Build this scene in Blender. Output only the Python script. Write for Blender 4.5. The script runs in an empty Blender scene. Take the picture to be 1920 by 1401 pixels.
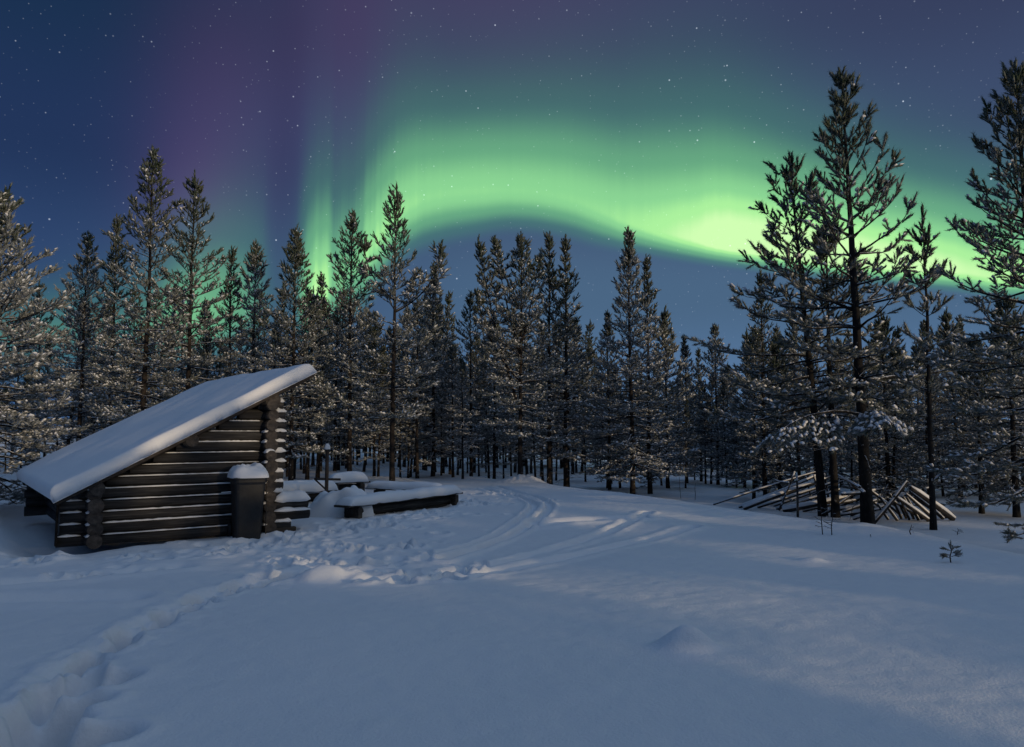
import bpy, math, random
import numpy as np
from mathutils import Vector, Matrix

scene = bpy.context.scene
COL = scene.collection
R = math.radians

# ------------------------------------------------------------------ camera
FOC, CX, CY = 1400.0, 960.0, 700.5          # in pixels of the 1920 x 1401 photograph
PITCH = math.atan(109.5 / FOC)
EYE = np.array([0.0, 0.0, 1.7])
cam_data = bpy.data.cameras.new('camera')
cam_data.sensor_fit = 'HORIZONTAL'
cam_data.sensor_width = 36.0
cam_data.lens = FOC / 1920.0 * 36.0
cam_data.clip_start = 0.05
cam_data.clip_end = 3000.0
cam = bpy.data.objects.new('camera', cam_data)
cam.location = EYE
cam.rotation_euler = (math.pi / 2 + PITCH, 0, 0)
COL.objects.link(cam)
scene.camera = cam


def ray(px, py):
    """unit direction in the world through a point of the photograph"""
    a, b = (px - CX) / FOC, -(py - CY) / FOC
    c, s = math.cos(PITCH), math.sin(PITCH)
    v = np.array([a, c - b * s, s + b * c])
    return v / np.linalg.norm(v)


def azel(px, py):
    d = ray(px, py)
    return math.atan2(d[0], d[1]), math.asin(d[2])


def lin(r, g, b):
    f = lambda c: c / 12.92 if c <= 0.04045 else ((c + 0.055) / 1.055) ** 2.4
    return (f(r / 255), f(g / 255), f(b / 255), 1.0)


# ------------------------------------------------------------------ colour management, sampling
scene.view_settings.view_transform = 'Standard'
scene.view_settings.look = 'None'
scene.view_settings.gamma = 1.0
scene.view_settings.exposure = 0.0
scene.render.engine = 'CYCLES'
scene.cycles.use_denoising = True
scene.cycles.max_bounces = 5
scene.cycles.diffuse_bounces = 3
scene.cycles.glossy_bounces = 2
scene.cycles.transmission_bounces = 2
scene.cycles.caustics_reflective = False
scene.cycles.caustics_refractive = False

# ------------------------------------------------------------------ sun (very low, on the right and a little behind the camera)
SUN_EL = R(6.4)
SUN_AZ = np.array([0.72, -0.69])
SUN_AZ = SUN_AZ / np.linalg.norm(SUN_AZ)
SUN_DIR = Vector((SUN_AZ[0] * math.cos(SUN_EL), SUN_AZ[1] * math.cos(SUN_EL), math.sin(SUN_EL)))
sun_data = bpy.data.lights.new('sun', 'SUN')
sun_data.energy = 1.8
sun_data.angle = R(0.6)
sun_data.color = (1.0, 0.76, 0.47)
sun = bpy.data.objects.new('sun', sun_data)
sun.rotation_euler = SUN_DIR.to_track_quat('Z', 'Y').to_euler()
sun.location = (30, -50, 30)
COL.objects.link(sun)

# ------------------------------------------------------------------ night sky with aurora and stars
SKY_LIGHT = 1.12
world = bpy.data.worlds.new('World')
scene.world = world
world.use_nodes = True
WT = world.node_tree
WT.nodes.clear()


class V:
    """a scalar socket of the world tree with arithmetic"""
    def __init__(self, s):
        self.s = s


def wm(op, *args, clamp=False):
    n = WT.nodes.new('ShaderNodeMath')
    n.operation = op
    n.use_clamp = clamp
    for i, a in enumerate(args):
        if isinstance(a, V):
            WT.links.new(a.s, n.inputs[i])
        else:
            n.inputs[i].default_value = a
    return V(n.outputs[0])


V.__add__ = lambda a, b: wm('ADD', a, b)
V.__radd__ = lambda a, b: wm('ADD', a, b)
V.__sub__ = lambda a, b: wm('SUBTRACT', a, b)
V.__rsub__ = lambda a, b: wm('SUBTRACT', b, a)
V.__mul__ = lambda a, b: wm('MULTIPLY', a, b)
V.__rmul__ = lambda a, b: wm('MULTIPLY', a, b)
V.__truediv__ = lambda a, b: wm('DIVIDE', a, b)
V.__pow__ = lambda a, b: wm('POWER', a, b)


def wsmooth(x, lo, hi):
    n = WT.nodes.new('ShaderNodeMapRange')
    n.interpolation_type = 'SMOOTHSTEP'
    for i, a in ((0, x), (1, lo), (2, hi)):
        if isinstance(a, V):
            WT.links.new(a.s, n.inputs[i])
        else:
            n.inputs[i].default_value = a
    n.inputs[3].default_value = 0.0
    n.inputs[4].default_value = 1.0
    return V(n.outputs[0])


def wgauss(x, c, w):
    q = (x - c) / w
    return wm('EXPONENT', (q * q) * -1.0)


def wcurve(x, pts, lo, hi):
    """smooth curve through pts (x in 0..1 given by caller, y between lo and hi)"""
    n = WT.nodes.new('ShaderNodeFloatCurve')
    c = n.mapping.curves[0]
    pts = [(p[0], (p[1] - lo) / (hi - lo)) for p in pts]
    c.points[0].location = pts[0]
    c.points[1].location = pts[-1]
    for p in pts[1:-1]:
        c.points.new(*p)
    for p in c.points:
        p.handle_type = 'AUTO_CLAMPED'
    n.mapping.update()
    WT.links.new(x.s, n.inputs['Value'])
    return V(n.outputs[0]) * (hi - lo) + lo


def wramp(x, stops):
    n = WT.nodes.new('ShaderNodeValToRGB')
    e = n.color_ramp.elements
    e[0].position, e[0].color = stops[0]
    e[1].position, e[1].color = stops[-1]
    for p, c in stops[1:-1]:
        k = e.new(p)
        k.color = c
    n.color_ramp.interpolation = 'EASE'
    WT.links.new(x.s, n.inputs[0])
    return n.outputs[0]


def wmix(kind, f, a, b):
    n = WT.nodes.new('ShaderNodeMix')
    n.data_type = 'RGBA'
    n.blend_type = kind
    n.clamp_factor = False
    for i, q in ((0, f), (6, a), (7, b)):
        q = q.s if isinstance(q, V) else q
        if hasattr(q, 'node'):
            WT.links.new(q, n.inputs[i])
        else:
            n.inputs[i].default_value = q
    return n.outputs[2]


tc = WT.nodes.new('ShaderNodeTexCoord')
sep = WT.nodes.new('ShaderNodeSeparateXYZ')
WT.links.new(tc.outputs['Generated'], sep.inputs[0])
dx, dy, dz = (V(sep.outputs[i]) for i in range(3))
AZ = wm('ARCTAN2', dx, dy)
EL = wm('ARCSINE', dz)
AZ0, AZ1 = -0.75, 0.75
T = wm('DIVIDE', AZ - AZ0, AZ1 - AZ0, clamp=True)
tn = lambda px, py=430: (azel(px, py)[0] - AZ0) / (AZ1 - AZ0)
elp = lambda px, py: azel(px, py)[1]
PX = 1.0 / FOC

# base colour of the night sky, left half and right half
el01 = wm('DIVIDE', EL, 0.8, clamp=True)
left = wramp(el01, [(0.0, lin(58, 88, 130)), (0.24, lin(45, 68, 108)), (0.42, lin(34, 53, 90)), (0.64, lin(25, 48, 78)), (1.0, lin(26, 46, 72))])
right = wramp(el01, [(0.0, lin(92, 126, 168)), (0.22, lin(74, 102, 132)), (0.45, lin(60, 74, 106)), (0.62, lin(54, 62, 92)), (1.0, lin(48, 48, 78))])
lr = wsmooth(AZ, tn(120) * 0 + azel(120, 400)[0], azel(1050, 400)[0])
base = wmix('MIX', lr, left, right)

# purple curtains
for c, w, y0, hw, col in ((415, 120, 215, 200, (0.030, 0.003, 0.015, 1)), (650, 110, 150, 240, (0.022, 0.002, 0.014, 1)),
                          (900, 360, -40, 190, (0.022, 0.002, 0.010, 1)), (370, 80, 420, 120, (0.045, 0.007, 0.028, 1))):
    a = wgauss(AZ, azel(c, y0)[0], w * PX) * wgauss(EL, elp(c, y0), hw * PX)
    base = wmix('ADD', a, base, col)
# darker gap between the curtains
gap = wgauss(AZ, azel(535, 300)[0], 34 * PX) * wgauss(EL, elp(535, 330), 190 * PX)
base = wmix('MIX', gap * 0.22, base, lin(45, 48, 84))

# the arc
edge_px = [(0, 700), (150, 690), (300, 680), (440, 660), (560, 640), (620, 612), (675, 566), (715, 512), (750, 470), (785, 447), (830, 433), (880, 424),
           (960, 414), (1050, 424), (1130, 446), (1200, 462), (1300, 480), (1400, 494), (1600, 518), (1800, 538), (1920, 552)]
amp = [(0, .34), (90, .36), (200, .34), (300, .46), (360, .58), (440, .50), (495, .34), (535, .14), (558, .32), (578, .66), (600, .80), (618, .72),
       (632, .60), (645, .59), (662, .60), (685, .67), (705, .73), (730, .73), (760, .71), (830, .69), (900, .69), (960, .68), (1100, .69), (1200, .74), (1300, .84),
       (1380, .92), (1500, .92), (1700, .88), (1920, .80)]
hgt = [(0, 75), (150, 85), (290, 120), (380, 150), (460, 170), (540, 176), (620, 180), (700, 176), (780, 162), (870, 150), (960, 152), (1060, 164), (1160, 180),
       (1260, 192), (1380, 186), (1540, 162), (1700, 138), (1920, 122)]
soft = [(0, 60), (560, 70), (700, 66), (770, 62), (870, 56), (960, 48), (1080, 46), (1200, 32), (1400, 24), (1700, 22), (1920, 22)]
E = wcurve(T, [(0, elp(0, 700))] + [(tn(x, y), elp(x, y)) for x, y in edge_px] + [(1, elp(1920, 550))], -0.1, 0.6)
A = wcurve(T, [(0, .3)] + [(tn(x), y) for x, y in amp] + [(1, .8)], 0, 1.1)
H = wcurve(T, [(0, 100)] + [(tn(x), y) for x, y in hgt] + [(1, 95)], 0, 300) * PX
W = wcurve(T, [(0, 60)] + [(tn(x), y) for x, y in soft] + [(1, 22)], 0, 100) * PX
h = EL - E
front = wsmooth(dy, 0.15, 0.5)
rise = wsmooth(h, W * -1.0, W * 1.2)
q = wm('MAXIMUM', h - W, 0.0) / H
decay = wm('EXPONENT', (q ** 1.6) * -1.0)
q2 = wm('MAXIMUM', h, 0.0) / (H * 2.1)
halo = wm('EXPONENT', (q2 ** 1.8) * -1.0) * 0.19
# faint vertical rays
nz = WT.nodes.new('ShaderNodeTexNoise')
nz.noise_dimensions = '1D'
WT.links.new((AZ * 19.0).s, nz.inputs['W'])
nz.inputs['Detail'].default_value = 2.0
rays = (V(nz.outputs[0]) - 0.5) * (wgauss(AZ, azel(640, 400)[0], 100 * PX) * 0.34 + 0.03) + 1.0
I = wm('MINIMUM', rise * (decay * rays + halo) * A * front, 1.05)
green = wramp(wm('DIVIDE', I, 1.0, clamp=True), [(0.0, lin(66, 92, 126)), (0.3, lin(76, 134, 120)), (0.58, lin(112, 186, 136)),
                                                 (0.78, lin(142, 218, 150)), (0.9, lin(172, 242, 158)), (1.0, lin(209, 255, 180))])
mixf = wm('MINIMUM', I ** 0.75 * 1.12, 1.0)
sky = wmix('MIX', mixf, base, green)

# stars: points of light scattered over the whole dome
for sc_, rad, gain, seed in ((54.0, 0.00118, 0.9, 0.0), (92.0, 0.00100, 0.42, 7.3), (27.0, 0.0014, 1.15, 3.1), (140.0, 0.00085, 0.30, 11.9)):
    vm = WT.nodes.new('ShaderNodeVectorMath')
    vm.operation = 'ADD'
    WT.links.new(tc.outputs['Generated'], vm.inputs[0])
    vm.inputs[1].default_value = (seed, seed * 0.7, -seed)
    vo = WT.nodes.new('ShaderNodeTexVoronoi')
    vo.feature = 'F1'
    vo.inputs['Scale'].default_value = sc_
    WT.links.new(vm.outputs[0], vo.inputs['Vector'])
    dist = V(vo.outputs['Distance'])
    spot = wm('SUBTRACT', 1.0, dist / (rad * sc_), clamp=True)
    sc2 = WT.nodes.new('ShaderNodeSeparateColor')
    WT.links.new(vo.outputs['Color'], sc2.inputs[0])
    bright = V(sc2.outputs[0]) ** 1.6
    sky = wmix('ADD', spot * bright * gain, sky, (0.82, 0.90, 1.0, 1))

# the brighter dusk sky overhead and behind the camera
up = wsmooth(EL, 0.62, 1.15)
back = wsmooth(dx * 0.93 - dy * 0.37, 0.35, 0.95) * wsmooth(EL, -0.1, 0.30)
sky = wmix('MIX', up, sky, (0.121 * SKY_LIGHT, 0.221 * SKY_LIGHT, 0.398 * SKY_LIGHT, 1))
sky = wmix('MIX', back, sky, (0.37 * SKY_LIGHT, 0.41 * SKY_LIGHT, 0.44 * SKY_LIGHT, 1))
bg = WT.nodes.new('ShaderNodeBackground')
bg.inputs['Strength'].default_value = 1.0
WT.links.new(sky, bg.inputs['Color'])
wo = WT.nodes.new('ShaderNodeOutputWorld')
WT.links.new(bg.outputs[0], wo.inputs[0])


# ================================================================== helpers
def tag(o, label=None, cat=None, group=None, kind=None):
    if label: o['label'] = label
    if cat: o['category'] = cat
    if group: o['group'] = group
    if kind: o['kind'] = kind
    return o


def empty(name, loc, rz=0.0, scale=1.0, label=None, cat=None, group=None):
    o = bpy.data.objects.new(name, None)
    o.empty_display_size = 0.3
    COL.objects.link(o)
    o.location = loc
    o.rotation_euler = (0, 0, rz)
    o.scale = (scale, scale, scale)
    return tag(o, label, cat, group)


def np_mesh(name, verts, faces, mats, midx=None, smooth=False):
    """faces: list of int arrays, each (n, k)"""
    me = bpy.data.meshes.new(name)
    verts = np.asarray(verts, dtype=np.float32)
    faces = [np.asarray(f, dtype=np.int32) for f in faces if len(f)]
    me.vertices.add(len(verts))
    me.vertices.foreach_set('co', verts.ravel())
    nl = sum(f.size for f in faces)
    nf = sum(len(f) for f in faces)
    me.loops.add(nl)
    me.polygons.add(nf)
    me.loops.foreach_set('vertex_index', np.concatenate([f.ravel() for f in faces]))
    tot = np.concatenate([np.full(len(f), f.shape[1], dtype=np.int32) for f in faces])
    start = np.concatenate([[0], np.cumsum(tot)[:-1]]).astype(np.int32)
    me.polygons.foreach_set('loop_start', start)
    me.polygons.foreach_set('loop_total', tot)
    for m in mats:
        me.materials.append(m)
    if midx is not None:
        me.polygons.foreach_set('material_index', np.asarray(midx, dtype=np.int32))
    if smooth:
        me.polygons.foreach_set('use_smooth', np.ones(nf, dtype=bool))
    me.update(calc_edges=True)
    me.validate(clean_customdata=False)
    return me


def link(name, me, parent=None):
    o = bpy.data.objects.new(name, me)
    COL.objects.link(o)
    if parent is not None:
        o.parent = parent
    return o


class MB:
    """collects shapes in one mesh"""
    def __init__(self):
        self.v, self.f, self.m, self.s = [], [], [], []

    def add(self, verts, faces, mat=0, smooth=True):
        b = len(self.v)
        self.v.extend([tuple(map(float, p)) for p in verts])
        for f in faces:
            self.f.append(tuple(b + i for i in f))
            self.m.append(mat)
            self.s.append(smooth)

    def tube(self, pts, rad, n=10, mat=0, cap=True, capmat=None, wob=0.0, rng=random, up=(0, 0, 1)):
        pts = [np.array(p, dtype=float) for p in pts]
        if not hasattr(rad, '__len__'):
            rad = [rad] * len(pts)
        vs, fs = [], []
        for i, p in enumerate(pts):
            d = pts[min(i + 1, len(pts) - 1)] - pts[max(i - 1, 0)]
            d = d / (np.linalg.norm(d) + 1e-9)
            ref = np.array(up, dtype=float)
            if abs(d @ ref) > 0.95:
                ref = np.array([1.0, 0, 0])
            a = np.cross(d, ref); a /= np.linalg.norm(a)
            b = np.cross(a, d)
            for k in range(n):
                t = 2 * math.pi * k / n
                r = rad[i] * (1 + (rng.uniform(-wob, wob) if wob else 0))
                vs.append(p + r * (math.cos(t) * a + math.sin(t) * b))
        for i in range(len(pts) - 1):
            for k in range(n):
                k2 = (k + 1) % n
                fs.append((i * n + k, (i + 1) * n + k, (i + 1) * n + k2, i * n + k2))
        self.add(vs, fs, mat, n > 5)
        if cap:
            cm = mat if capmat is None else capmat
            b0 = len(self.v) - len(vs)
            self.f.append(tuple(b0 + k for k in range(n))); self.m.append(cm); self.s.append(False)
            self.f.append(tuple(b0 + (len(pts) - 1) * n + k for k in reversed(range(n)))); self.m.append(cm); self.s.append(False)

    def box(self, lo, hi, mat=0, bev=0.0, M=None):
        x0, y0, z0 = lo
        x1, y1, z1 = hi
        b = min(bev, (x1 - x0) / 3, (y1 - y0) / 3, (z1 - z0) / 3)
        if b <= 0:
            vs = [(x, y, z) for z in (z0, z1) for y in (y0, y1) for x in (x0, x1)]
            fs = [(0, 2, 3, 1), (4, 5, 7, 6), (0, 1, 5, 4), (2, 6, 7, 3), (0, 4, 6, 2), (1, 3, 7, 5)]
        else:
            bm_v, fs = [], []
            X, Y, Z = (x0, x1), (y0, y1), (z0, z1)
            idx = {}
            for i in (0, 1):
                for j in (0, 1):
                    for k in (0, 1):
                        p = [X[i], Y[j], Z[k]]
                        sg = [1 - 2 * i, 1 - 2 * j, 1 - 2 * k]
                        for ax in range(3):
                            q = [p[a] + (sg[a] * b if a != ax else 0) for a in range(3)]
                            idx[(i, j, k, ax)] = len(bm_v)
                            bm_v.append(q)
            vs = bm_v
            C = lambda i, j, k, a: idx[(i, j, k, a)]
            for i in (0, 1):
                q = [C(i, 0, 0, 0), C(i, 1, 0, 0), C(i, 1, 1, 0), C(i, 0, 1, 0)]
                fs.append(tuple(q if i else q[::-1]))
                q = [C(0, i, 0, 1), C(0, i, 1, 1), C(1, i, 1, 1), C(1, i, 0, 1)]
                fs.append(tuple(q if i else q[::-1]))
                q = [C(0, 0, i, 2), C(1, 0, i, 2), C(1, 1, i, 2), C(0, 1, i, 2)]
                fs.append(tuple(q if i else q[::-1]))
            for i in (0, 1):
                for j in (0, 1):
                    fs.append((C(i, j, 0, 0), C(i, j, 1, 0), C(i, j, 1, 1), C(i, j, 0, 1)))
                    fs.append((C(i, 0, j, 0), C(i, 1, j, 0), C(i, 1, j, 2), C(i, 0, j, 2)))
                    fs.append((C(0, i, j, 1), C(1, i, j, 1), C(1, i, j, 2), C(0, i, j, 2)))
                    for k in (0, 1):
                        fs.append((C(i, j, k, 0), C(i, j, k, 1), C(i, j, k, 2)))
        if M is not None:
            vs = [M @ Vector(p) for p in vs]
        self.add(vs, fs, mat, False)

    def build(self, name, mats, parent=None):
        me = bpy.data.meshes.new(name)
        me.from_pydata(self.v, [], self.f)
        for m in mats if isinstance(mats, (list, tuple)) else [mats]:
            me.materials.append(m)
        me.polygons.foreach_set('material_index', self.m)
        me.polygons.foreach_set('use_smooth', self.s)
        me.update()
        return link(name, me, parent)


# ---- smooth value noise in the plane
_nr = np.random.RandomState(5)
_TAB = _nr.rand(256, 256)


def vnoise(x, y, sc, off=0.0):
    x = np.asarray(x, dtype=float) / sc + off * 17.3 + 1000
    y = np.asarray(y, dtype=float) / sc + off * 9.7 + 1000
    xi, yi = np.floor(x).astype(int), np.floor(y).astype(int)
    fx, fy = x - xi, y - yi
    fx = fx * fx * fx * (fx * (fx * 6 - 15) + 10)
    fy = fy * fy * fy * (fy * (fy * 6 - 15) + 10)
    g = lambda a, b: _TAB[a & 255, b & 255]
    n = (g(xi, yi) * (1 - fx) + g(xi + 1, yi) * fx) * (1 - fy) + (g(xi, yi + 1) * (1 - fx) + g(xi + 1, yi + 1) * fx) * fy
    return n * 2 - 1


def sstep(x, a, b):
    t = np.clip((np.asarray(x, dtype=float) - a) / (b - a), 0, 1)
    return t * t * (3 - 2 * t)


# ================================================================== materials
def new_mat(name):
    m = bpy.data.materials.new(name)
    m.use_nodes = True
    nt = m.node_tree
    b = nt.nodes['Principled BSDF']
    return m, nt, b


def noise_node(nt, scale, detail=4, vec=None, rough=0.55, dist=0.0):
    n = nt.nodes.new('ShaderNodeTexNoise')
    n.inputs['Scale'].default_value = scale
    n.inputs['Detail'].default_value = detail
    n.inputs['Roughness'].default_value = rough
    n.inputs['Distortion'].default_value = dist
    if vec is not None:
        nt.links.new(vec, n.inputs['Vector'])
    return n


def ramp_node(nt, fac, stops):
    n = nt.nodes.new('ShaderNodeValToRGB')
    e = n.color_ramp.elements
    e[0].position, e[0].color = stops[0][0], (*stops[0][1], 1)
    e[1].position, e[1].color = stops[-1][0], (*stops[-1][1], 1)
    for p, c in stops[1:-1]:
        k = e.new(p); k.color = (*c, 1)
    nt.links.new(fac, n.inputs[0])
    return n


def snow_material(name, grain=60.0, strength=0.25, dist=0.01, col=(0.80, 0.81, 0.83)):
    m, nt, b = new_mat(name)
    b.inputs['Base Color'].default_value = (*col, 1)
    b.inputs['Roughness'].default_value = 0.65
    b.inputs['Specular IOR Level'].default_value = 0.25
    g = nt.nodes.new('ShaderNodeNewGeometry')
    n1 = noise_node(nt, grain, 5, g.outputs['Position'], 0.65)
    n2 = noise_node(nt, grain * 0.13, 3, g.outputs['Position'], 0.5)
    ad = nt.nodes.new('ShaderNodeMath'); ad.operation = 'MULTIPLY_ADD'
    nt.links.new(n2.outputs[0], ad.inputs[0]); ad.inputs[1].default_value = 1.5
    nt.links.new(n1.outputs[0], ad.inputs[2])
    bp = nt.nodes.new('ShaderNodeBump')
    bp.inputs['Strength'].default_value = strength
    bp.inputs['Distance'].default_value = dist
    nt.links.new(ad.outputs[0], bp.inputs['Height'])
    nt.links.new(bp.outputs[0], b.inputs['Normal'])
    return m


def wood_material(name, c0, c1, c2, stretch=(2, 26, 26), bump=0.5, frost=0.0, coord='Object'):
    m, nt, b = new_mat(name)
    t = nt.nodes.new('ShaderNodeTexCoord')
    mp = nt.nodes.new('ShaderNodeMapping')
    mp.inputs['Scale'].default_value = stretch
    nt.links.new(t.outputs[coord], mp.inputs[0])
    n1 = noise_node(nt, 1.0, 6, mp.outputs[0], 0.65)
    mp2 = nt.nodes.new('ShaderNodeMapping')
    mp2.inputs['Scale'].default_value = (min(stretch[0], 5) * .3, min(stretch[1], 5) * .6, 5.5)
    nt.links.new(t.outputs[coord], mp2.inputs[0])
    n2 = noise_node(nt, 1.0, 3, mp2.outputs[0])
    rp = ramp_node(nt, n1.outputs[0], [(0.28, c0), (0.52, c1), (0.78, c2)])
    mx = nt.nodes.new('ShaderNodeMix'); mx.data_type = 'RGBA'; mx.blend_type = 'MULTIPLY'
    rp2 = ramp_node(nt, n2.outputs[0], [(0.3, (0.5, 0.52, 0.58)), (0.5, (0.9, 0.9, 0.92)), (0.72, (1.55, 1.45, 1.35))])
    mx.inputs[0].default_value = 1.0
    nt.links.new(rp.outputs[0], mx.inputs[6]); nt.links.new(rp2.outputs[0], mx.inputs[7])
    out = mx.outputs[2]
    if frost > 0:
        g = nt.nodes.new('ShaderNodeNewGeometry')
        sp = nt.nodes.new('ShaderNodeSeparateXYZ'); nt.links.new(g.outputs['Normal'], sp.inputs[0])
        nf = noise_node(nt, 9.0, 4, g.outputs['Position'], 0.7)
        ma = nt.nodes.new('ShaderNodeMath'); ma.operation = 'MULTIPLY_ADD'
        nt.links.new(sp.outputs[2], ma.inputs[0]); ma.inputs[1].default_value = 0.35
        nt.links.new(nf.outputs[0], ma.inputs[2])
        rf = ramp_node(nt, ma.outputs[0], [(0.72 - frost * 0.3, (0, 0, 0)), (0.84 - frost * 0.3, (1, 1, 1))])
        m2 = nt.nodes.new('ShaderNodeMix'); m2.data_type = 'RGBA'
        nt.links.new(rf.outputs[0], m2.inputs[0]); nt.links.new(out, m2.inputs[6])
        m2.inputs[7].default_value = (0.72, 0.74, 0.78, 1)
        out = m2.outputs[2]
    nt.links.new(out, b.inputs['Base Color'])
    b.inputs['Roughness'].default_value = 0.85
    b.inputs['Specular IOR Level'].default_value = 0.2
    bp = nt.nodes.new('ShaderNodeBump'); bp.inputs['Strength'].default_value = bump; bp.inputs['Distance'].default_value = 0.02
    nt.links.new(n1.outputs[0], bp.inputs['Height']); nt.links.new(bp.outputs[0], b.inputs['Normal'])
    return m


def needle_material(name, frost):
    """dark green pine needles carrying hoar frost in clumps, more on the faces turned up"""
    m, nt, b = new_mat(name)
    g = nt.nodes.new('ShaderNodeNewGeometry')
    n1 = noise_node(nt, 2.2, 3, g.outputs['Position'])
    rp = ramp_node(nt, n1.outputs[0], [(0.3, (0.030, 0.048, 0.030)), (0.55, (0.055, 0.075, 0.042)), (0.75, (0.095, 0.095, 0.055))])
    n2 = noise_node(nt, 7.0, 4, g.outputs['Position'], 0.7)
    sp = nt.nodes.new('ShaderNodeSeparateXYZ'); nt.links.new(g.outputs['True Normal'], sp.inputs[0])
    ab = nt.nodes.new('ShaderNodeMath'); ab.operation = 'ABSOLUTE'; nt.links.new(sp.outputs[2], ab.inputs[0])
    ma = nt.nodes.new('ShaderNodeMath'); ma.operation = 'MULTIPLY_ADD'
    nt.links.new(ab.outputs[0], ma.inputs[0]); ma.inputs[1].default_value = 0.16
    nt.links.new(n2.outputs[0], ma.inputs[2])
    c = 0.80 - frost * 0.4
    rf = ramp_node(nt, ma.outputs[0], [(c - 0.24, (0, 0, 0)), (c + 0.16, (1, 1, 1))])
    mx = nt.nodes.new('ShaderNodeMix'); mx.data_type = 'RGBA'
    nt.links.new(rf.outputs[0], mx.inputs[0]); nt.links.new(rp.outputs[0], mx.inputs[6])
    mx.inputs[7].default_value = (0.37, 0.385, 0.40, 1)
    nt.links.new(mx.outputs[2], b.inputs['Base Color'])
    b.inputs['Roughness'].default_value = 0.7
    b.inputs['Specular IOR Level'].default_value = 0.2
    return m


M_GROUND = snow_material('ground_snow', 42.0, 0.6, 0.012)
M_SNOW = snow_material('packed_snow', 45.0, 0.35, 0.008)
M_BOUGH = snow_material('bough_snow', 40.0, 0.2, 0.006, (0.78, 0.79, 0.82))
M_LOG = wood_material('weathered_log', (0.012, 0.012, 0.013), (0.037, 0.0365, 0.037), (0.095, 0.092, 0.088), (1.6, 26, 26))
M_LOGY = wood_material('weathered_cross_log', (0.012, 0.012, 0.013), (0.037, 0.0365, 0.037), (0.095, 0.092, 0.088), (26, 1.6, 26))
M_END = wood_material('log_end_grain', (0.03, 0.027, 0.025), (0.06, 0.054, 0.05), (0.12, 0.105, 0.09), (14, 14, 14))
M_BOARD = wood_material('roof_board', (0.018, 0.016, 0.015), (0.038, 0.033, 0.03), (0.07, 0.06, 0.05), (3, 20, 20))
M_PLANK = wood_material('bench_plank', (0.030, 0.026, 0.022), (0.07, 0.058, 0.046), (0.13, 0.108, 0.085), (2.5, 24, 24))
M_POLE = wood_material('grey_pole', (0.015, 0.0145, 0.014), (0.036, 0.034, 0.033), (0.075, 0.071, 0.067), (14, 14, 14), frost=0.14)
M_STAKE = wood_material('frosted_stake', (0.03, 0.03, 0.03), (0.07, 0.068, 0.066), (0.12, 0.116, 0.11), (14, 14, 14), frost=0.75)
M_BARK = wood_material('pine_bark', (0.010, 0.009, 0.009), (0.024, 0.020, 0.018), (0.052, 0.041, 0.034), (16, 16, 4), 0.8, frost=0.26)
M_BARKN = wood_material('near_pine_bark', (0.008, 0.008, 0.008), (0.017, 0.016, 0.0155), (0.036, 0.033, 0.031), (22, 22, 7), 0.9, frost=0.13)
M_NEEDLE = needle_material('frosted_needles', 0.44)
M_NEEDLED = needle_material('dark_needles', 0.34)
M_NEEDLEF = needle_material('heavily_frosted_needles', 0.58)
M_NEEDLET = needle_material('bare_top_needles', 0.10)
M_BIN, _nt, _b = new_mat('black_bin_plastic')
_n = noise_node(_nt, 12.0, 4)
_r = ramp_node(_nt, _n.outputs[0], [(0.35, (0.005, 0.005, 0.006)), (0.7, (0.011, 0.012, 0.014))])
_nt.links.new(_r.outputs[0], _b.inputs['Base Color'])
_b.inputs['Roughness'].default_value = 0.6
M_TWIG = wood_material('twig', (0.02, 0.015, 0.012), (0.04, 0.03, 0.024), (0.07, 0.05, 0.04), (20, 20, 20), frost=0.1)
M_IRON, _nt, _b = new_mat('rusty_iron')
_n = noise_node(_nt, 18.0, 4)
_r = ramp_node(_nt, _n.outputs[0], [(0.35, (0.02, 0.017, 0.015)), (0.7, (0.055, 0.038, 0.028))])
_nt.links.new(_r.outputs[0], _b.inputs['Base Color'])
_b.inputs['Roughness'].default_value = 0.8

# ================================================================== terrain
HUT_A = np.array([-6.31, 11.33])
HUT_ANG = math.atan2(0.605, 0.796)
U2 = np.array([math.cos(HUT_ANG), math.sin(HUT_ANG)])
W2 = np.array([-math.sin(HUT_ANG), math.cos(HUT_ANG)])


def flat(px, py, z=0.0):
    d = ray(px, py)
    t = (z - EYE[2]) / d[2]
    return EYE[:2] + d[:2] * t


crest_y = np.array([-60, 0, 4, 7, 10.1, 13.6, 19, 25, 32, 45, 80, 600.])
crest_x = np.array([12, 12, 9.5, 7.7, 6.9, 6.3, 3.9, 0.6, -4, -9, -16, -60.])


def seg_dist(x, y, pts):
    """distance to a polyline and arc length of the nearest point"""
    best = np.full(np.shape(x), 1e9)
    arc = np.zeros(np.shape(x))
    side = np.zeros(np.shape(x))
    L = 0.0
    for a, b in zip(pts[:-1], pts[1:]):
        ab = b - a
        l = np.linalg.norm(ab)
        t = np.clip(((x - a[0]) * ab[0] + (y - a[1]) * ab[1]) / (l * l), 0, 1)
        ex, ey = x - (a[0] + t * ab[0]), y - (a[1] + t * ab[1])
        d = np.hypot(ex, ey)
        k = d < best
        best = np.where(k, d, best)
        arc = np.where(k, L + t * l, arc)
        side = np.where(k, ab[0] * ey - ab[1] * ex, side)
        L += l
    return best, arc, np.sign(side)


def catmull(pts, n=8):
    P = [pts[0]] + list(pts) + [pts[-1]]
    out = []
    for i in range(1, len(P) - 2):
        for k in range(n):
            t = k / n
            out.append(0.5 * (2 * P[i] + (P[i + 1] - P[i - 1]) * t + (2 * P[i - 1] - 5 * P[i] + 4 * P[i + 1] - P[i + 2]) * t * t
                              + (3 * P[i] - P[i - 1] - 3 * P[i + 1] + P[i + 2]) * t ** 3))
    out.append(P[-2])
    return out


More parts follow.
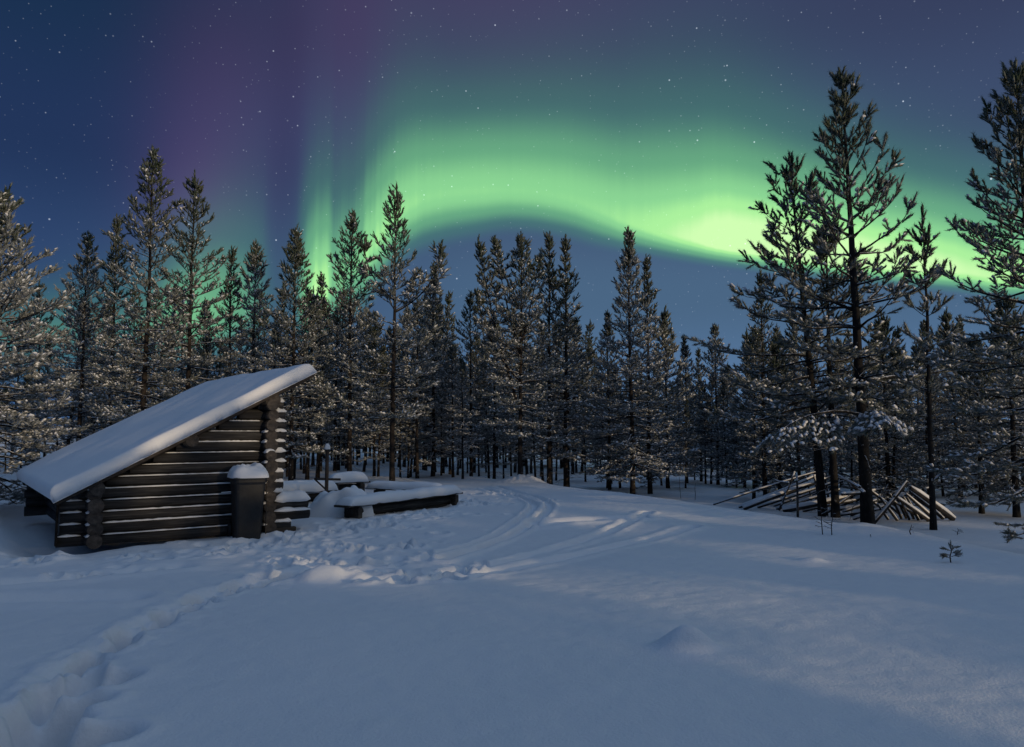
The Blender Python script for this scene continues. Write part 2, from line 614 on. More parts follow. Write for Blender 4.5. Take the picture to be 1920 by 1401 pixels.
rs = np.random.RandomState(11)
trail = catmull([flat(*p) for p in ((30, 1440), (75, 1350), (140, 1278), (225, 1215), (310, 1165), (400, 1118), (500, 1086), (590, 1070))])
tracks = [catmull([flat(*p) for p in q]) for q in (
    ((905, 918), (965, 930), (1000, 948), (985, 972), (935, 998), (870, 1022), (800, 1042)),
    ((930, 915), (1000, 930), (1030, 950), (1012, 975), (960, 1000), (895, 1024), (830, 1045)),
    ((1215, 962), (1150, 990), (1040, 1022), (920, 1052), (800, 1075), (690, 1086)),
    ((1300, 985), (1220, 1005), (1080, 1035), (950, 1060), (820, 1082)),
    ((1010, 985), (1080, 978), (1200, 971)),
    ((0, 1098), (90, 1088), (200, 1074), (330, 1060)),
    ((0, 1132), (110, 1128), (230, 1126)))]
track_par = [(0.085, 0.06), (0.085, 0.06), (0.11, 0.045), (0.12, 0.04), (0.18, 0.05), (0.2, 0.05), (0.22, 0.05)]
pits = []
zones = [(250, 1042, .8, 8), (350, 1036, .8, 12), (450, 1024, .8, 18), (545, 1012, .9, 28), (620, 1030, 1.0, 30), (640, 995, .9, 30), (720, 985, 1.0, 34),
         (800, 965, 1.1, 36), (880, 945, 1.2, 30), (930, 925, 1.2, 14), (560, 1055, .9, 20), (690, 1060, .8, 22), (780, 1075, .5, 14), (880, 1062, .5, 10),
         (60, 1045, .9, 14), (160, 1075, .6, 8), (700, 940, 0.7, 8), (600, 945, .5, 8), (760, 1020, .9, 16)]
for px, py, rad, n in zones:
    c = flat(px, py)
    for _ in range(n):
        a, r = rs.uniform(0, 2 * math.pi), rad * abs(rs.normal(0, 0.62))
        pits.append((c[0] + r * math.cos(a), c[1] + r * math.sin(a), rs.uniform(.07, .14), rs.uniform(.035, .10)))
steps = []
Ltr, acc = 0.0, 0.0
for a, b in zip(trail[:-1], trail[1:]):
    l = np.linalg.norm(b - a)
    while acc < Ltr + l:
        p = a + (b - a) * (acc - Ltr) / l
        nrm = np.array([-(b - a)[1], (b - a)[0]]) / l
        sd = 1 if len(steps) % 2 else -1
        steps.append((*(p + nrm * sd * rs.uniform(.04, .08)), math.atan2((b - a)[1], (b - a)[0]), rs.uniform(.15, .22), rs.uniform(.07, .095), rs.uniform(.15, .24)))
        acc += rs.uniform(.30, .40)
    Ltr += l
for px, py, dpt in ((105, 1338, .30), (62, 1372, .26), (150, 1396, .30), (175, 1292, .2), (20, 1400, .25)):
    p = flat(px, py)
    steps.append((p[0], p[1], 0.7, .24, .14, dpt))
bumps = [(*flat(1284, 1219), .19, .14, .15), (*flat(598, 1082), .24, .17, .15), (*flat(660, 1078), .2, .16, .08), (*flat(1522, 1048), .16, .12, .05),
         (*flat(985, 906, 0), .7, .6, .22), (*flat(500, 1004), .8, .4, .03), (*flat(700, 900), 1.4, 1.2, .12)]


def height(x, y):
    x = np.asarray(x, dtype=float)
    y = np.asarray(y, dtype=float)
    z = 0.05 * vnoise(x, y, 5.5) + 0.03 * vnoise(x, y, 2.1, 3)
    near = sstep(np.hypot(x, y), 60, 25)
    z = z * (0.4 + 0.6 * near)
    xc = np.interp(y, crest_y, crest_x) + 0.35 * vnoise(y, y * 0, 3.0, 1)
    s = x - xc
    z = z - 0.56 * sstep(s, -0.3, 3.2) + 0.05 * np.exp(-(s / 0.9) ** 2)
    z = z + 0.25 * vnoise(x, y, 14, 7) * sstep(np.hypot(x, y), 26, 45)
    # snow well under the eave of the shelter
    lx = (x - HUT_A[0]) * U2[0] + (y - HUT_A[1]) * U2[1]
    ly = (x - HUT_A[0]) * W2[0] + (y - HUT_A[1]) * W2[1]
    well = sstep(lx, -1.25, -0.5) * sstep(lx, 1.2, 0.5) * sstep(ly, -0.5, 0.1) * sstep(ly, 7.0, 5.5)
    z = z - 0.20 * well
    z = z + 0.10 * np.exp(-((lx + 1.6) / 0.5) ** 2) * sstep(ly, -0.6, 0.8) * sstep(ly, 8, 6)
    bank = np.exp(-((ly + 0.55) / 0.25) ** 2) * sstep(lx, -0.2, 0.4) * sstep(lx, 4.2, 3.0)
    z = z + 0.05 * bank
    # trampled zones
    rough = np.zeros_like(z)
    for px, py, rad, n in zones:
        c = flat(px, py)
        rough = np.maximum(rough, np.exp(-(((x - c[0]) ** 2 + (y - c[1]) ** 2) / (rad * 1.15) ** 2)))
    z = z + rough * (0.022 * vnoise(x, y, .28, 2) + 0.014 * vnoise(x, y, .13, 4) + 0.02 * vnoise(x, y, .6, 6))
    z = z + 0.007 * vnoise(x, y, .7, 8) + 0.004 * vnoise(x * .6 + y * .3, y * 1.3 - x * .4, .3, 10) + 0.0035 * vnoise(x, y, .14, 9) + 0.002 * vnoise(x, y, .08, 14)
    for cx, cy, r, dp in pits:
        k = (np.abs(x - cx) < r * 3) & (np.abs(y - cy) < r * 3)
        if np.any(k):
            d2 = ((x[k] - cx) ** 2 + (y[k] - cy) ** 2) / (r * r)
            z[k] += dp * (-np.exp(-d2 * d2 * d2) + 0.34 * np.exp(-((np.sqrt(d2) - 1.35) / .35) ** 2))
    # ski and sledge tracks
    for tr, (w, dp) in zip(tracks, track_par):
        T_ = np.array(tr)
        k = (x > T_[:, 0].min() - 1) & (x < T_[:, 0].max() + 1) & (y > T_[:, 1].min() - 1) & (y < T_[:, 1].max() + 1)
        if np.any(k):
            d, arc, sd = seg_dist(x[k], y[k], tr)
            z[k] += dp * (-np.exp(-(d / w) ** 6) + 0.55 * np.exp(-((d - w * 1.7) / (w * .6)) ** 2)) * (1 + 0.4 * vnoise(arc, arc * 0, .4, 2))
    # footprints
    T_ = np.array(trail)
    k = (x > T_[:, 0].min() - 1) & (x < T_[:, 0].max() + 1) & (y > T_[:, 1].min() - 1) & (y < T_[:, 1].max() + 1)
    if np.any(k):
        d, arc, sd = seg_dist(x[k], y[k], trail)
        d = d + 0.05 * vnoise(x[k], y[k], .22, 5) + .025 * vnoise(x[k], y[k], .1, 6)
        z[k] += -0.055 * sstep(d, .18, .08) + (0.020 * vnoise(x[k], y[k], .085, 15) + .012 * vnoise(x[k], y[k], .045, 16)) * np.exp(-(d / .30) ** 2) + 0.025 * np.exp(-((d - .25) / .08) ** 2) * (sd > 0)
    for cx, cy, a, l, w, dp in steps:
        k = (np.abs(x - cx) < 1.0) & (np.abs(y - cy) < 1.0)
        if np.any(k):
            ux = (x[k] - cx) * math.cos(a) + (y[k] - cy) * math.sin(a)
            uy = -(x[k] - cx) * math.sin(a) + (y[k] - cy) * math.cos(a)
            d2 = (ux / l) ** 2 + (uy / w) ** 2 + 0.25 * vnoise(x[k], y[k], .09, 3)
            d2 = np.maximum(d2, 0)
            z[k] += dp * (-np.exp(-d2 ** 2.2) + (0.22 if dp < .2 else .07) * np.exp(-((np.sqrt(d2) - 1.45) / .3) ** 2))
    for cx, cy, a, b, hh in bumps:
        d2 = ((x - cx) / a) ** 2 + ((y - cy) / b) ** 2
        z = z + hh * np.exp(-d2 ** 1.3) * (1 + 0.25 * vnoise(x, y, .1, 12))
    return z


def h1(x, y):
    return float(height(np.array([float(x)]), np.array([float(y)]))[0])


def on_ground(px, py):
    """where the line of sight through a photo point meets the snow"""
    d = ray(px, py)
    t = np.linspace(2.0, 120.0, 3000)
    P = EYE[None] + d[None] * t[:, None]
    hz = height(P[:, 0].copy(), P[:, 1].copy())
    k = np.argmax(P[:, 2] < hz)
    p = P[k] if k else P[-1]
    return np.array([p[0], p[1], h1(p[0], p[1])])


def at_depth(px, py, depth):
    d = ray(px, py)
    return EYE + d * depth / d[1]


def axis(parts):
    out = [parts[0][0]]
    for a, b, st in parts:
        n = max(1, int(round((b - a) / st)))
        out.extend(list(np.linspace(a, b, n + 1)[1:]))
    return np.array(out)


def grow(a, b, s0, k):
    o, x, s = [], a, s0
    while x < b:
        x += s; s *= k
        o.append(min(x, b))
    return np.array(o)


xs = axis([(-14, -8, .07), (-8, 3.5, .034), (3.5, 9, .06), (9, 14, .12)])
xs = np.concatenate([-grow(14, 700, .3, 1.12)[::-1], xs, grow(14, 700, .3, 1.12)])
ys = axis([(1.2, 3, .1), (3, 9, .032), (9, 18, .05), (18, 30, .1), (30, 60, .5)])
ys = np.concatenate([-grow(-1.2, 400, .3, 1.15)[::-1], ys, grow(60, 900, 1, 1.15)])
GX, GY = np.meshgrid(xs, ys)
GZ = height(GX.ravel().copy(), GY.ravel().copy())
gv = np.stack([GX.ravel(), GY.ravel(), GZ], 1)
nx, ny = len(xs), len(ys)
ii = (np.arange(ny - 1)[:, None] * nx + np.arange(nx - 1)[None]).ravel()
gf = np.stack([ii, ii + 1, ii + nx + 1, ii + nx], 1)
ground = link('ground', np_mesh('ground', gv, [gf], [M_GROUND], smooth=True))
tag(ground, kind='structure')
print('ground', len(gv))


# ================================================================== trees
UP = np.array([0, 0, 1.0])


def rot(v, axis_, ang):
    a = axis_ / (np.linalg.norm(axis_) + 1e-9)
    return v * math.cos(ang) + np.cross(a, v) * math.sin(ang) + a * (a @ v) * (1 - math.cos(ang))


def unit(v):
    return v / (np.linalg.norm(v) + 1e-9)


class Tubes:
    def __init__(self):
        self.v, self.q, self.n = [], [], 0

    def add(self, pts, r, k):
        pts = np.asarray(pts, dtype=float)
        m = len(pts)
        d = np.gradient(pts, axis=0)
        d /= np.linalg.norm(d, axis=1)[:, None] + 1e-9
        ref = np.array([0.31, 0.17, 0.93]) if abs(d[0, 2]) < 0.9 else np.array([1.0, 0.1, 0])
        a = np.cross(d, ref); a /= np.linalg.norm(a, axis=1)[:, None] + 1e-9
        b = np.cross(a, d)
        t = np.arange(k) * 2 * math.pi / k
        r = np.asarray(r, dtype=float)
        v = pts[:, None] + r[:, None, None] * (np.cos(t)[None, :, None] * a[:, None] + np.sin(t)[None, :, None] * b[:, None])
        self.v.append(v.reshape(-1, 3))
        i = np.arange(m - 1)[:, None] * k
        j = np.arange(k)[None]
        j2 = (j + 1) % k
        q = np.stack([i + j, i + j2, i + k + j2, i + k + j], -1).reshape(-1, 4)
        self.q.append(q + self.n)
        self.n += m * k


def brush_mesh(P, D, L, Rr, S, nn, width, rng, nlen=1.0, tops=None):
    """needles around every shoot, and the snow lying on the shoots that carry some"""
    n = len(P)
    D = D / (np.linalg.norm(D, axis=1)[:, None] + 1e-9)
    ref = np.where(np.abs(D[:, 2:3]) < 0.9, UP[None], np.array([[1.0, 0, 0]]))
    A = np.cross(D, ref); A /= np.linalg.norm(A, axis=1)[:, None] + 1e-9
    B = np.cross(A, D)
    t = np.clip((np.arange(nn)[None] + rng.rand(n, nn)) / nn, 0, 1)
    ph = rng.rand(n, nn) * 2 * math.pi
    al = np.radians(44 + 22 * rng.rand(n, nn)) * (1.0 - 0.3 * t ** 3)
    rad = np.cos(ph)[..., None] * A[:, None] + np.sin(ph)[..., None] * B[:, None]
    nd = D[:, None] * np.cos(al)[..., None] + rad * np.sin(al)[..., None]
    nl = (Rr[:, None] * 1.35 * nlen) * (0.75 + 0.5 * rng.rand(n, nn))
    b = P[:, None] + D[:, None] * (t * L[:, None])[..., None]
    tip = b + nd * nl[..., None]
    sd = np.cross(nd, rad + 0.35 * rng.randn(n, nn, 3)); sd /= np.linalg.norm(sd, axis=2)[..., None] + 1e-9
    w = width * (0.7 + 0.6 * rng.rand(n, nn))[..., None]
    v = np.stack([b - sd * w, b + sd * w, tip], 2).reshape(-1, 3)
    f = np.arange(n * nn * 3).reshape(-1, 3)
    # the close packed inner needles: a ragged spindle
    ring = []
    for tt, rr_ in ((.12, .36), (.8, .46)):
        for q in range(4):
            th = q * math.pi / 2 + tt * 2
            k = (rr_ * (0.75 + .5 * rng.rand(n)) * Rr)[:, None]
            ring.append(P + D * (L * (tt + .1 * rng.randn(n)))[:, None] + (A * math.cos(th) + B * math.sin(th)) * k)
    cv = np.stack(ring + [P - D * 0.01, P + D * (L * 1.0)[:, None]], 1).reshape(-1, 3)
    o = len(v) + np.arange(n)[:, None] * 10
    tri = []
    for q in range(4):
        q2 = (q + 1) % 4
        for c3 in ((q, q2, 4 + q2), (q, 4 + q2, 4 + q), (q2, q, 8), (4 + q, 4 + q2, 9)):
            tri.append(np.concatenate([o + c3[0], o + c3[1], o + c3[2]], 1))
    f = np.concatenate([f] + tri)
    v = np.concatenate([v, cv])
    mi = np.zeros(len(f))
    if tops is not None:
        mi[:n * nn] = np.repeat(tops, nn) * 2
        mi[n * nn:] = np.tile(tops, 16) * 2
    S = S & (np.abs(D[:, 2]) < .8)
    k = np.where(S)[0]
    k = np.concatenate([k, k[rng.rand(len(k)) < .45]])
    m = len(k)
    if m:
        Dk, Ak, Bk, Lk, Rk = D[k], A[k], B[k], L[k], Rr[k]
        Bk = np.where(Bk[:, 2:3] < 0, -Bk, Bk)
        tilt = Bk + UP[None] * 0.8
        tilt /= np.linalg.norm(tilt, axis=1)[:, None]
        j = lambda a, c: (a + c * rng.rand(m))[:, None]
        c = P[k] + Dk * (Lk * (0.2 + 0.75 * rng.rand(m)))[:, None] + tilt * (Rk * (.45 + .3 * rng.rand(m)))[:, None] + Ak * (Rk * .4 * rng.randn(m))[:, None]
        a1 = Dk * (Lk[:, None] * j(0.15, 0.17)); a2 = Ak * (Rk[:, None] * j(0.5, 0.6)); a3 = tilt * (Rk[:, None] * j(0.35, 0.45))
        ring = []
        for q in range(6):
            th = q * math.pi / 3
            ring.append(c + a1 * math.cos(th) * (0.65 + 0.6 * rng.rand(m))[:, None] + a2 * math.sin(th) * (0.65 + 0.6 * rng.rand(m))[:, None] - a3 * (0.4 * rng.rand(m))[:, None])
        topv = c + a3 + a1 * (.3 * rng.randn(m))[:, None]
        botv = c - a3 * 0.5
        sv = np.stack(ring + [topv, botv], 1).reshape(-1, 3)
        o = len(v) + np.arange(m)[:, None] * 8
        tri = []
        for q in range(6):
            q2 = (q + 1) % 6
            tri.append(np.concatenate([o + q, o + q2, o + 6], 1))
            tri.append(np.concatenate([o + q2, o + q, o + 7], 1))
        sf = np.concatenate(tri, 0)
        v = np.concatenate([v, sv])
        mi = np.concatenate([mi, np.ones(len(sf))])
        f = np.concatenate([f, sf])
    return v, f, mi


def make_pine(seed, Ht, r0=None, cb=0.2, width=1.6, shape=0.75, whorl=0.36, nb=(4, 6), elev=(62, 22, -4), tipup=26, snow=(0.15, 0.55), step=0.21,
              brush=(0.19, 0.046), nn=18, nw=0.0075, needles=None, bark=None, leaders=(), lean=(0, 0), dead=10, sub=0.55, branch_mod=None, thin_top=0.0,
              snow_end=None, gaps=0.0, big=()):
    rng = np.random.RandomState(seed)
    needles = needles or M_NEEDLE
    bark = bark or M_BARK
    r0 = r0 or 0.0078 * Ht + 0.014
    T_ = Tubes()
    BP, BD, BL, BR, BS, BT = [], [], [], [], [], []

    def shoot(p, d, rel, s=1.0, force=None):
        d = unit(d + rng.randn(3) * 0.16 + UP * (0.45 - 0.40 * min(1, rel)))
        BP.append(p); BD.append(d)
        BL.append(brush[0] * s * rng.uniform(.7, 1.3)); BR.append(brush[1] * s * rng.uniform(.85, 1.15))
        pr = snow[0] + (snow[1] - snow[0]) * rel if force is None else force
        BS.append(rng.rand() < pr * (.72 if force is None else 1))
        BT.append(rel + rng.randn() * .10 < (.42 if needles is not M_NEEDLEF else .16))

    def subbranch(p, d, L, rel, r, force=None):
        n = max(2, int(L / 0.16) + 1)
        pts = [p]
        dd = d.copy()
        for i in range(n):
            dd = unit(dd + UP * (0.10 if rel < .65 else 0.02) + rng.randn(3) * 0.05)
            pts.append(pts[-1] + dd * L / n)
        T_.add(pts, np.linspace(r, 0.003, len(pts)), 3)
        sd = 1
        k = 0
        for i in range(1, len(pts)):
            ax = unit(pts[i] - pts[i - 1])
            sidev = unit(np.cross(ax, UP))
            for q in range(2 if L > 0.4 else 1):
                sd = -sd
                pp = pts[i - 1] + (pts[i] - pts[i - 1]) * (0.4 + 0.5 * q)
                shoot(pp, unit(ax * 0.75 + sidev * sd * 0.65), rel, 0.9, force)
        shoot(pts[-1] - ax * 0.05, ax, rel, 1.1, force)

    def branch(p, az, e0, L, rel, r, tip=tipup, force=None, n=None):
        n = n or max(3, int(L / 0.25) + 2)
        pts = [np.array(p, dtype=float)]
        e = e0
        a = az
        dirs = []
        for i in range(n):
            t = i / n
            e = e0 + tip * t * t - (10 * math.sin(math.pi * min(1, t * 1.3)) if rel > .55 else 0) + rng.randn() * 3
            a += rng.randn() * 0.05
            d = np.array([math.cos(a) * math.cos(R(e)), math.sin(a) * math.cos(R(e)), math.sin(R(e))])
            dirs.append(d)
            pts.append(pts[-1] + d * L / n)
        T_.add(pts, np.linspace(r, 0.005, len(pts)), 5 if r > 0.02 else 4)
        P_ = np.array(pts)
        s0 = 0.25 if rel < .5 else 0.38
        pos = s0 * L
        sd = 1
        while pos < L * 0.97:
            t = pos / L
            i = min(int(t * n), n - 1)
            fr = t * n - i
            pp = P_[i] + (P_[i + 1] - P_[i]) * fr
            ax = dirs[i]
            sidev = unit(np.cross(ax, UP))
            sd = -sd
            sl = min(max(0.14, L * sub * (1.05 - t) * rng.uniform(.6, 1.15)), 0.75)
            d = unit(ax * rng.uniform(.6, .9) + sidev * sd * rng.uniform(.6, .9) + UP * rng.uniform(-.05, .25))
            subbranch(pp, d, sl, rel, max(.004, r * .35 * (1 - t)), force)
            if rng.rand() < .6:
                shoot(pp, unit(ax + UP * .7), rel, .95, force)
            pos += step * rng.uniform(.75, 1.3)
        ax = dirs[-1]
        for q in range(4):
            shoot(P_[-1] - ax * 0.04 * q, unit(ax + rng.randn(3) * 0.45), rel, 1.1, force)
        shoot(P_[-1], ax, rel, 1.25, force)

    # trunk
    nz_ = 16
    tz = np.linspace(0, 1, nz_)
    wx = np.cumsum(rng.randn(nz_)) * 0.010 * Ht / 10
    wy = np.cumsum(rng.randn(nz_)) * 0.010 * Ht / 10
    ax_pts = np.stack([wx + lean[0] * tz * Ht - wx[0], wy + lean[1] * tz * Ht - wy[0], tz * Ht], 1)
    rr = r0 * (1 - tz) ** 0.85 + 0.006
    rr[0] *= 1.18
    base_pts = np.concatenate([ax_pts[:1] - UP * 0.35, ax_pts])
    T_.add(base_pts, np.concatenate([[rr[0] * 1.3], rr]), 9)
    trunk_at = lambda z: np.array([np.interp(z, ax_pts[:, 2], ax_pts[:, 0]), np.interp(z, ax_pts[:, 2], ax_pts[:, 1]), z])
    rad_at = lambda z: float(np.interp(z, ax_pts[:, 2], rr))

    def grow_crown(base_fn, z0, z1, wid, rad_fn, relmap=None):
        z = z0
        first = True
        while z < z1 - 0.12:
            rel = (z1 - z) / max(z1 - z0, .1)
            m = rng.randint(nb[0], nb[1] + 1)
            a0 = rng.uniform(0, 2 * math.pi)
            for i in range(m):
                if rng.rand() < gaps:
                    continue
                az = a0 + 2 * math.pi * i / m + rng.randn() * .25
                L = wid * (rel ** shape) * rng.uniform(.62, 1.18)
                if rel > .8:
                    L *= rng.uniform(.55, 1.0)
                if rel < .45:
                    L *= 1 - thin_top * (0.45 - rel) / .45
                L = max(L, .16)
                e = np.interp(rel, [0, .5, 1], elev) + rng.randn() * 7
                if branch_mod:
                    L, e = branch_mod(az, rel, L, e)
                p = base_fn(z + rng.uniform(-.06, .06))
                branch(p, az, e, L, rel, max(.007, min(rad_fn(z) * .42, .012 + L * .012)))
            # odd shoots on the stem between the whorls
            if rel < .5:
                for q in range(3):
                    a = rng.uniform(0, 6.28)
                    shoot(base_fn(z + rng.uniform(.05, whorl)), np.array([math.cos(a), math.sin(a), .9]), rel, 1.0)
            z += whorl * rng.uniform(.75, 1.25) * (1.0 if rel > .25 else .85)
        top = base_fn(z1)
        for q in range(7):
            a = rng.uniform(0, 6.28)
            shoot(top - UP * q * 0.07, np.array([math.cos(a) * .45, math.sin(a) * .45, 1.0]), 0.0, 1.0)
        shoot(top, UP * 1.0, 0.0, 1.5)

    grow_crown(trunk_at, cb * Ht, Ht, width, rad_at)
    for (z0, az, L, e, wid) in leaders:            # extra stems that fork off and turn up
        p0 = trunk_at(z0)
        pts = [p0]
        ee = e
        n = 9
        for i in range(n):
            ee = e + (80 - e) * min(1, (i / (n * .8)) ** 1.2)
            pts.append(pts[-1] + np.array([math.cos(az) * math.cos(R(ee)), math.sin(az) * math.cos(R(ee)), math.sin(R(ee))]) * L / n)
        pts = np.array(pts)
        rl = np.linspace(rad_at(z0) * .75, .008, len(pts))
        T_.add(pts, rl, 7)
        fn = lambda z, pts=pts: np.array([np.interp(z, pts[:, 2], pts[:, 0]), np.interp(z, pts[:, 2], pts[:, 1]), z])
        zz0 = pts[2, 2]
        grow_crown(fn, zz0, pts[-1, 2], wid, lambda z: .03)
    for (z0, az, e, L, rel, force) in big:          # single large limbs
        branch(trunk_at(z0), az, e, L, rel, min(.05, rad_at(z0) * .5), force=force)
    for i in range(dead):                           # bare dead twigs on the lower stem
        z = rng.uniform(.06, cb + .12) * Ht
        az = rng.uniform(0, 6.28)
        L = rng.uniform(.25, .9) * min(1.0, width / 1.3)
        e = rng.uniform(-20, 12)
        p = trunk_at(z)
        d = np.array([math.cos(az) * math.cos(R(e)), math.sin(az) * math.cos(R(e)), math.sin(R(e))])
        q = [p + d * L * t + UP * (-.12 * L * t * t) + rng.randn(3) * .015 for t in np.linspace(0, 1, 5)]
        T_.add(q, np.linspace(.012, .003, 5), 3)
        for t in (2, 3):
            d2 = unit(d + rng.randn(3) * .7)
            T_.add([q[t], q[t] + d2 * L * .25, q[t] + d2 * L * .42 - UP * .02], [.006, .004, .002], 3)
    P, D, L, Rr, S = np.array(BP), np.array(BD), np.array(BL), np.array(BR), np.array(BS)
    v, f, mi = brush_mesh(P, D, L, Rr, S, nn, nw, rng, tops=np.array(BT))
    crown = np_mesh('crown', v, [f], [needles, M_BOUGH, M_NEEDLET], mi)
    tv = np.concatenate(T_.v)
    tq = np.concatenate(T_.q)
    trunk = np_mesh('trunk', tv, [tq], [bark], smooth=True)
    print('pine', seed, 'shoots', len(P), 'tris', len(f))
    return trunk, crown, Ht


def plant(proto, x, y, height_, rz, name='pine_tree', label=None, group=None, sink=0.0, tilt=(0, 0)):
    trunk, crown, H0 = proto
    s = height_ / H0
    e = empty(name, (x, y, h1(x, y) - sink), rz, s, label, 'tree', group)
    e.rotation_euler = (tilt[0], tilt[1], rz)
    link('trunk', trunk, e)
    link('crown', crown, e)
    return e


# kinds of pine in the far row
K_TALL = [make_pine(s, 10.5, cb=.20, width=2.35, shape=.72, gaps=.14, nb=(4, 5), snow=(.15, .8), elev=(52, 22, -4)) for s in (21, 22)]
K_DENSE = make_pine(31, 9.5, cb=.14, width=2.1, shape=.82, whorl=.32, nb=(5, 6), snow=(.10, .75), elev=(52, 18, -8))
K_NARROW = make_pine(41, 9.0, cb=.16, width=1.5, shape=.75, whorl=.36, nb=(4, 5), snow=(.18, .85), elev=(54, 20, -6), brush=(.18, .042))
K_CONE = make_pine(51, 9.5, cb=.12, width=2.15, shape=.95, whorl=.31, nb=(5, 6), snow=(.35, .9), elev=(54, 14, -14), needles=M_NEEDLEF)
K_FROST = make_pine(61, 9.0, cb=.14, width=2.2, shape=.78, whorl=.33, nb=(4, 6), snow=(.45, .9), elev=(52, 16, -8), needles=M_NEEDLEF)
K_YOUNG = make_pine(71, 6.0, cb=.10, width=1.5, shape=.85, whorl=.29, nb=(4, 6), snow=(.35, .9), elev=(60, 18, -10), needles=M_NEEDLEF, dead=6)
K_SLIM = make_pine(81, 7.5, cb=.38, width=1.0, shape=.65, whorl=.34, nb=(3, 5), snow=(.4, .9), elev=(60, 12, -14), needles=M_NEEDLEF, dead=26)
K_SLIM2 = make_pine(82, 7.5, cb=.30, width=1.3, shape=.7, whorl=.32, nb=(4, 5), snow=(.4, .9), elev=(58, 10, -16), needles=M_NEEDLEF, dead=22)
K_CANDLE = make_pine(91, 10.0, cb=.24, width=1.9, shape=.62, whorl=.42, nb=(3, 5), snow=(.15, .8), elev=(62, 30, 2), gaps=.16, brush=(.26, .048),
                     leaders=((5.9, 0.15, 2.9, 30, .75), (6.3, 3.3, 2.2, 40, .6)))
K_BROAD = make_pine(95, 9.4, cb=.18, width=2.3, shape=.70, whorl=.34, nb=(4, 5), snow=(.4, .9), elev=(56, 24, -6), needles=M_NEEDLE,
                    leaders=((2.4, 3.0, 7.1, 72, 1.0), (4.5, 2.8, 5.0, 74, .8), (5.0, .2, 3.9, 76, .8), (3.6, 3.2, 4.0, 48, .8)))


def at_top(px, py, depth):
    """ground point below a crown tip seen at (px, py), and the height of the tree"""
    p = at_depth(px, py, depth)
    return p[0], p[1], p[2] - h1(p[0], p[1])


ROW = 'tall pines in the front row of the forest'
row = [
    # px, py of the tip, depth, kind, label
    (165, 445, 28, K_FROST, 'broad frost greyed pine left of the two tallest pines behind the shelter roof'),
    (222, 418, 29, K_NARROW, 'narrow pine pressed against the left side of the tallest pine behind the shelter'),
    (285, 287, 24, K_TALL[0], 'tallest pine behind the shelter, dark crown rising from the middle of the snowy roof'),
    (367, 336, 25, K_TALL[1], 'second tallest pine behind the shelter, green glow showing through its left side'),
    (437, 476, 27, K_NARROW, 'short narrow pine on the right flank of the second tallest pine behind the shelter'),
    (481, 462, 30, K_SLIM2, 'pale frosted slender pine standing in front of the green glow above the roof peak'),
    (556, 433, 24, K_DENSE, 'dense dark green cone shaped pine just above the high end of the shelter roof'),
    (603, 522, 28, K_NARROW, 'short pine close to the right side of the dense dark cone shaped pine'),
    (663, 404, 25, K_TALL[0], 'tall dark pine with thin spire standing below the bright green vertical rays'),
    (742, 366, 24, K_CANDLE, 'tall open crowned pine with candle like tip and one arm raised to the right'),
    (815, 502, 29, K_CONE, 'dense cone shaped pine between the candle tipped pine and the broad many tipped pine'),
    (975, 445, 25, K_BROAD, 'broad snow flecked pine with several tips and forked trunk on the snow crest'),
    (1028, 449, 27, K_NARROW, 'dark narrow pine touching the right side of the broad many tipped pine'),
    (1059, 456, 27.5, K_NARROW, 'slender pine with separate thin spire, right hand one of the narrow pair'),
    (1180, 438, 26, K_CONE, 'tallest cone shaped pine standing alone under the dark gap below the aurora'),
    (1213, 492, 27.5, K_NARROW, 'narrow pine tucked against the right side of the lone cone shaped pine'),
    (1140, 590, 29, K_CONE, 'shorter frosted pine at the left foot of the lone cone shaped pine'),
    (1247, 590, 30, K_YOUNG, 'short frosted pine at the right foot of the lone cone shaped pine'),
    (1283, 633, 34, K_CONE, 'small brownish pine with pointed tip just right of the open patch of blue sky'),
    (1340, 613, 33, K_FROST, 'small pale frosted pine left of the big dark pines, tip against blue sky'),
    (1310, 660, 35, K_NARROW, 'small thin pine between the brownish pointed pine and the pale frosted pine'),
    (1425, 520, 24, K_NARROW, 'narrow frosted pine half hidden behind the left boughs of the big dark pines'),
]
rr_ = random.Random(4)
for px, py, d, k, lab in row:
    x, y, hh = at_top(px, py, d)
    plant(k, x, y, hh, rr_.uniform(0, 6.28) if k not in (K_CANDLE, K_BROAD) else 0.0, label=lab, group=ROW)

# background rows, behind the front row
fill_kinds = [K_SLIM, K_SLIM2, K_NARROW, K_CONE, K_FROST, K_YOUNG, K_DENSE]
rf = random.Random(77)
zones_f = [
    # px range, tip y range, depth range, count, label, group
    (-60, 300, 520, 760, 29, 46, 26, 'frosted pine among the dim crowded ones behind the low end of the roof', 'pines behind the low end of the shelter roof'),
    (300, 560, 540, 720, 28, 46, 24, 'frosted pine among the crowded ones showing just above the upper half of the roof', 'pines behind the upper half of the shelter roof'),
    (540, 720, 540, 720, 27, 46, 28, 'slim frosted pine with bare lower trunk in the dark rows behind the fire pit', 'slim pines behind the fire pit'),
    (720, 900, 540, 720, 27, 46, 28, 'slim frosted pine with bare lower trunk in the dark rows behind the long near bench', 'slim pines behind the long bench'),
    (900, 1100, 560, 740, 28, 46, 26, 'frosted pine deep in the shade behind the broad many tipped pine', 'pines behind the broad pine'),
    (1110, 1250, 660, 780, 30, 46, 20, 'low frosted pine in the hollow behind the lone cone shaped pine', 'pines behind the lone cone shaped pine'),
    (1250, 1400, 680, 780, 30, 48, 22, 'low frosted pine in the hollow beyond the snow crest, left of the pole pile', 'low pines beyond the snow crest'),
    (1400, 1640, 600, 740, 23, 44, 26, 'frosted pine in the thicket behind the pole pile', 'pines behind the pole pile'),
    (1640, 1980, 590, 720, 21, 44, 30, 'frosted pine in the thicket on the far right behind the thin bare pine', 'pines in the thicket on the right'),
]
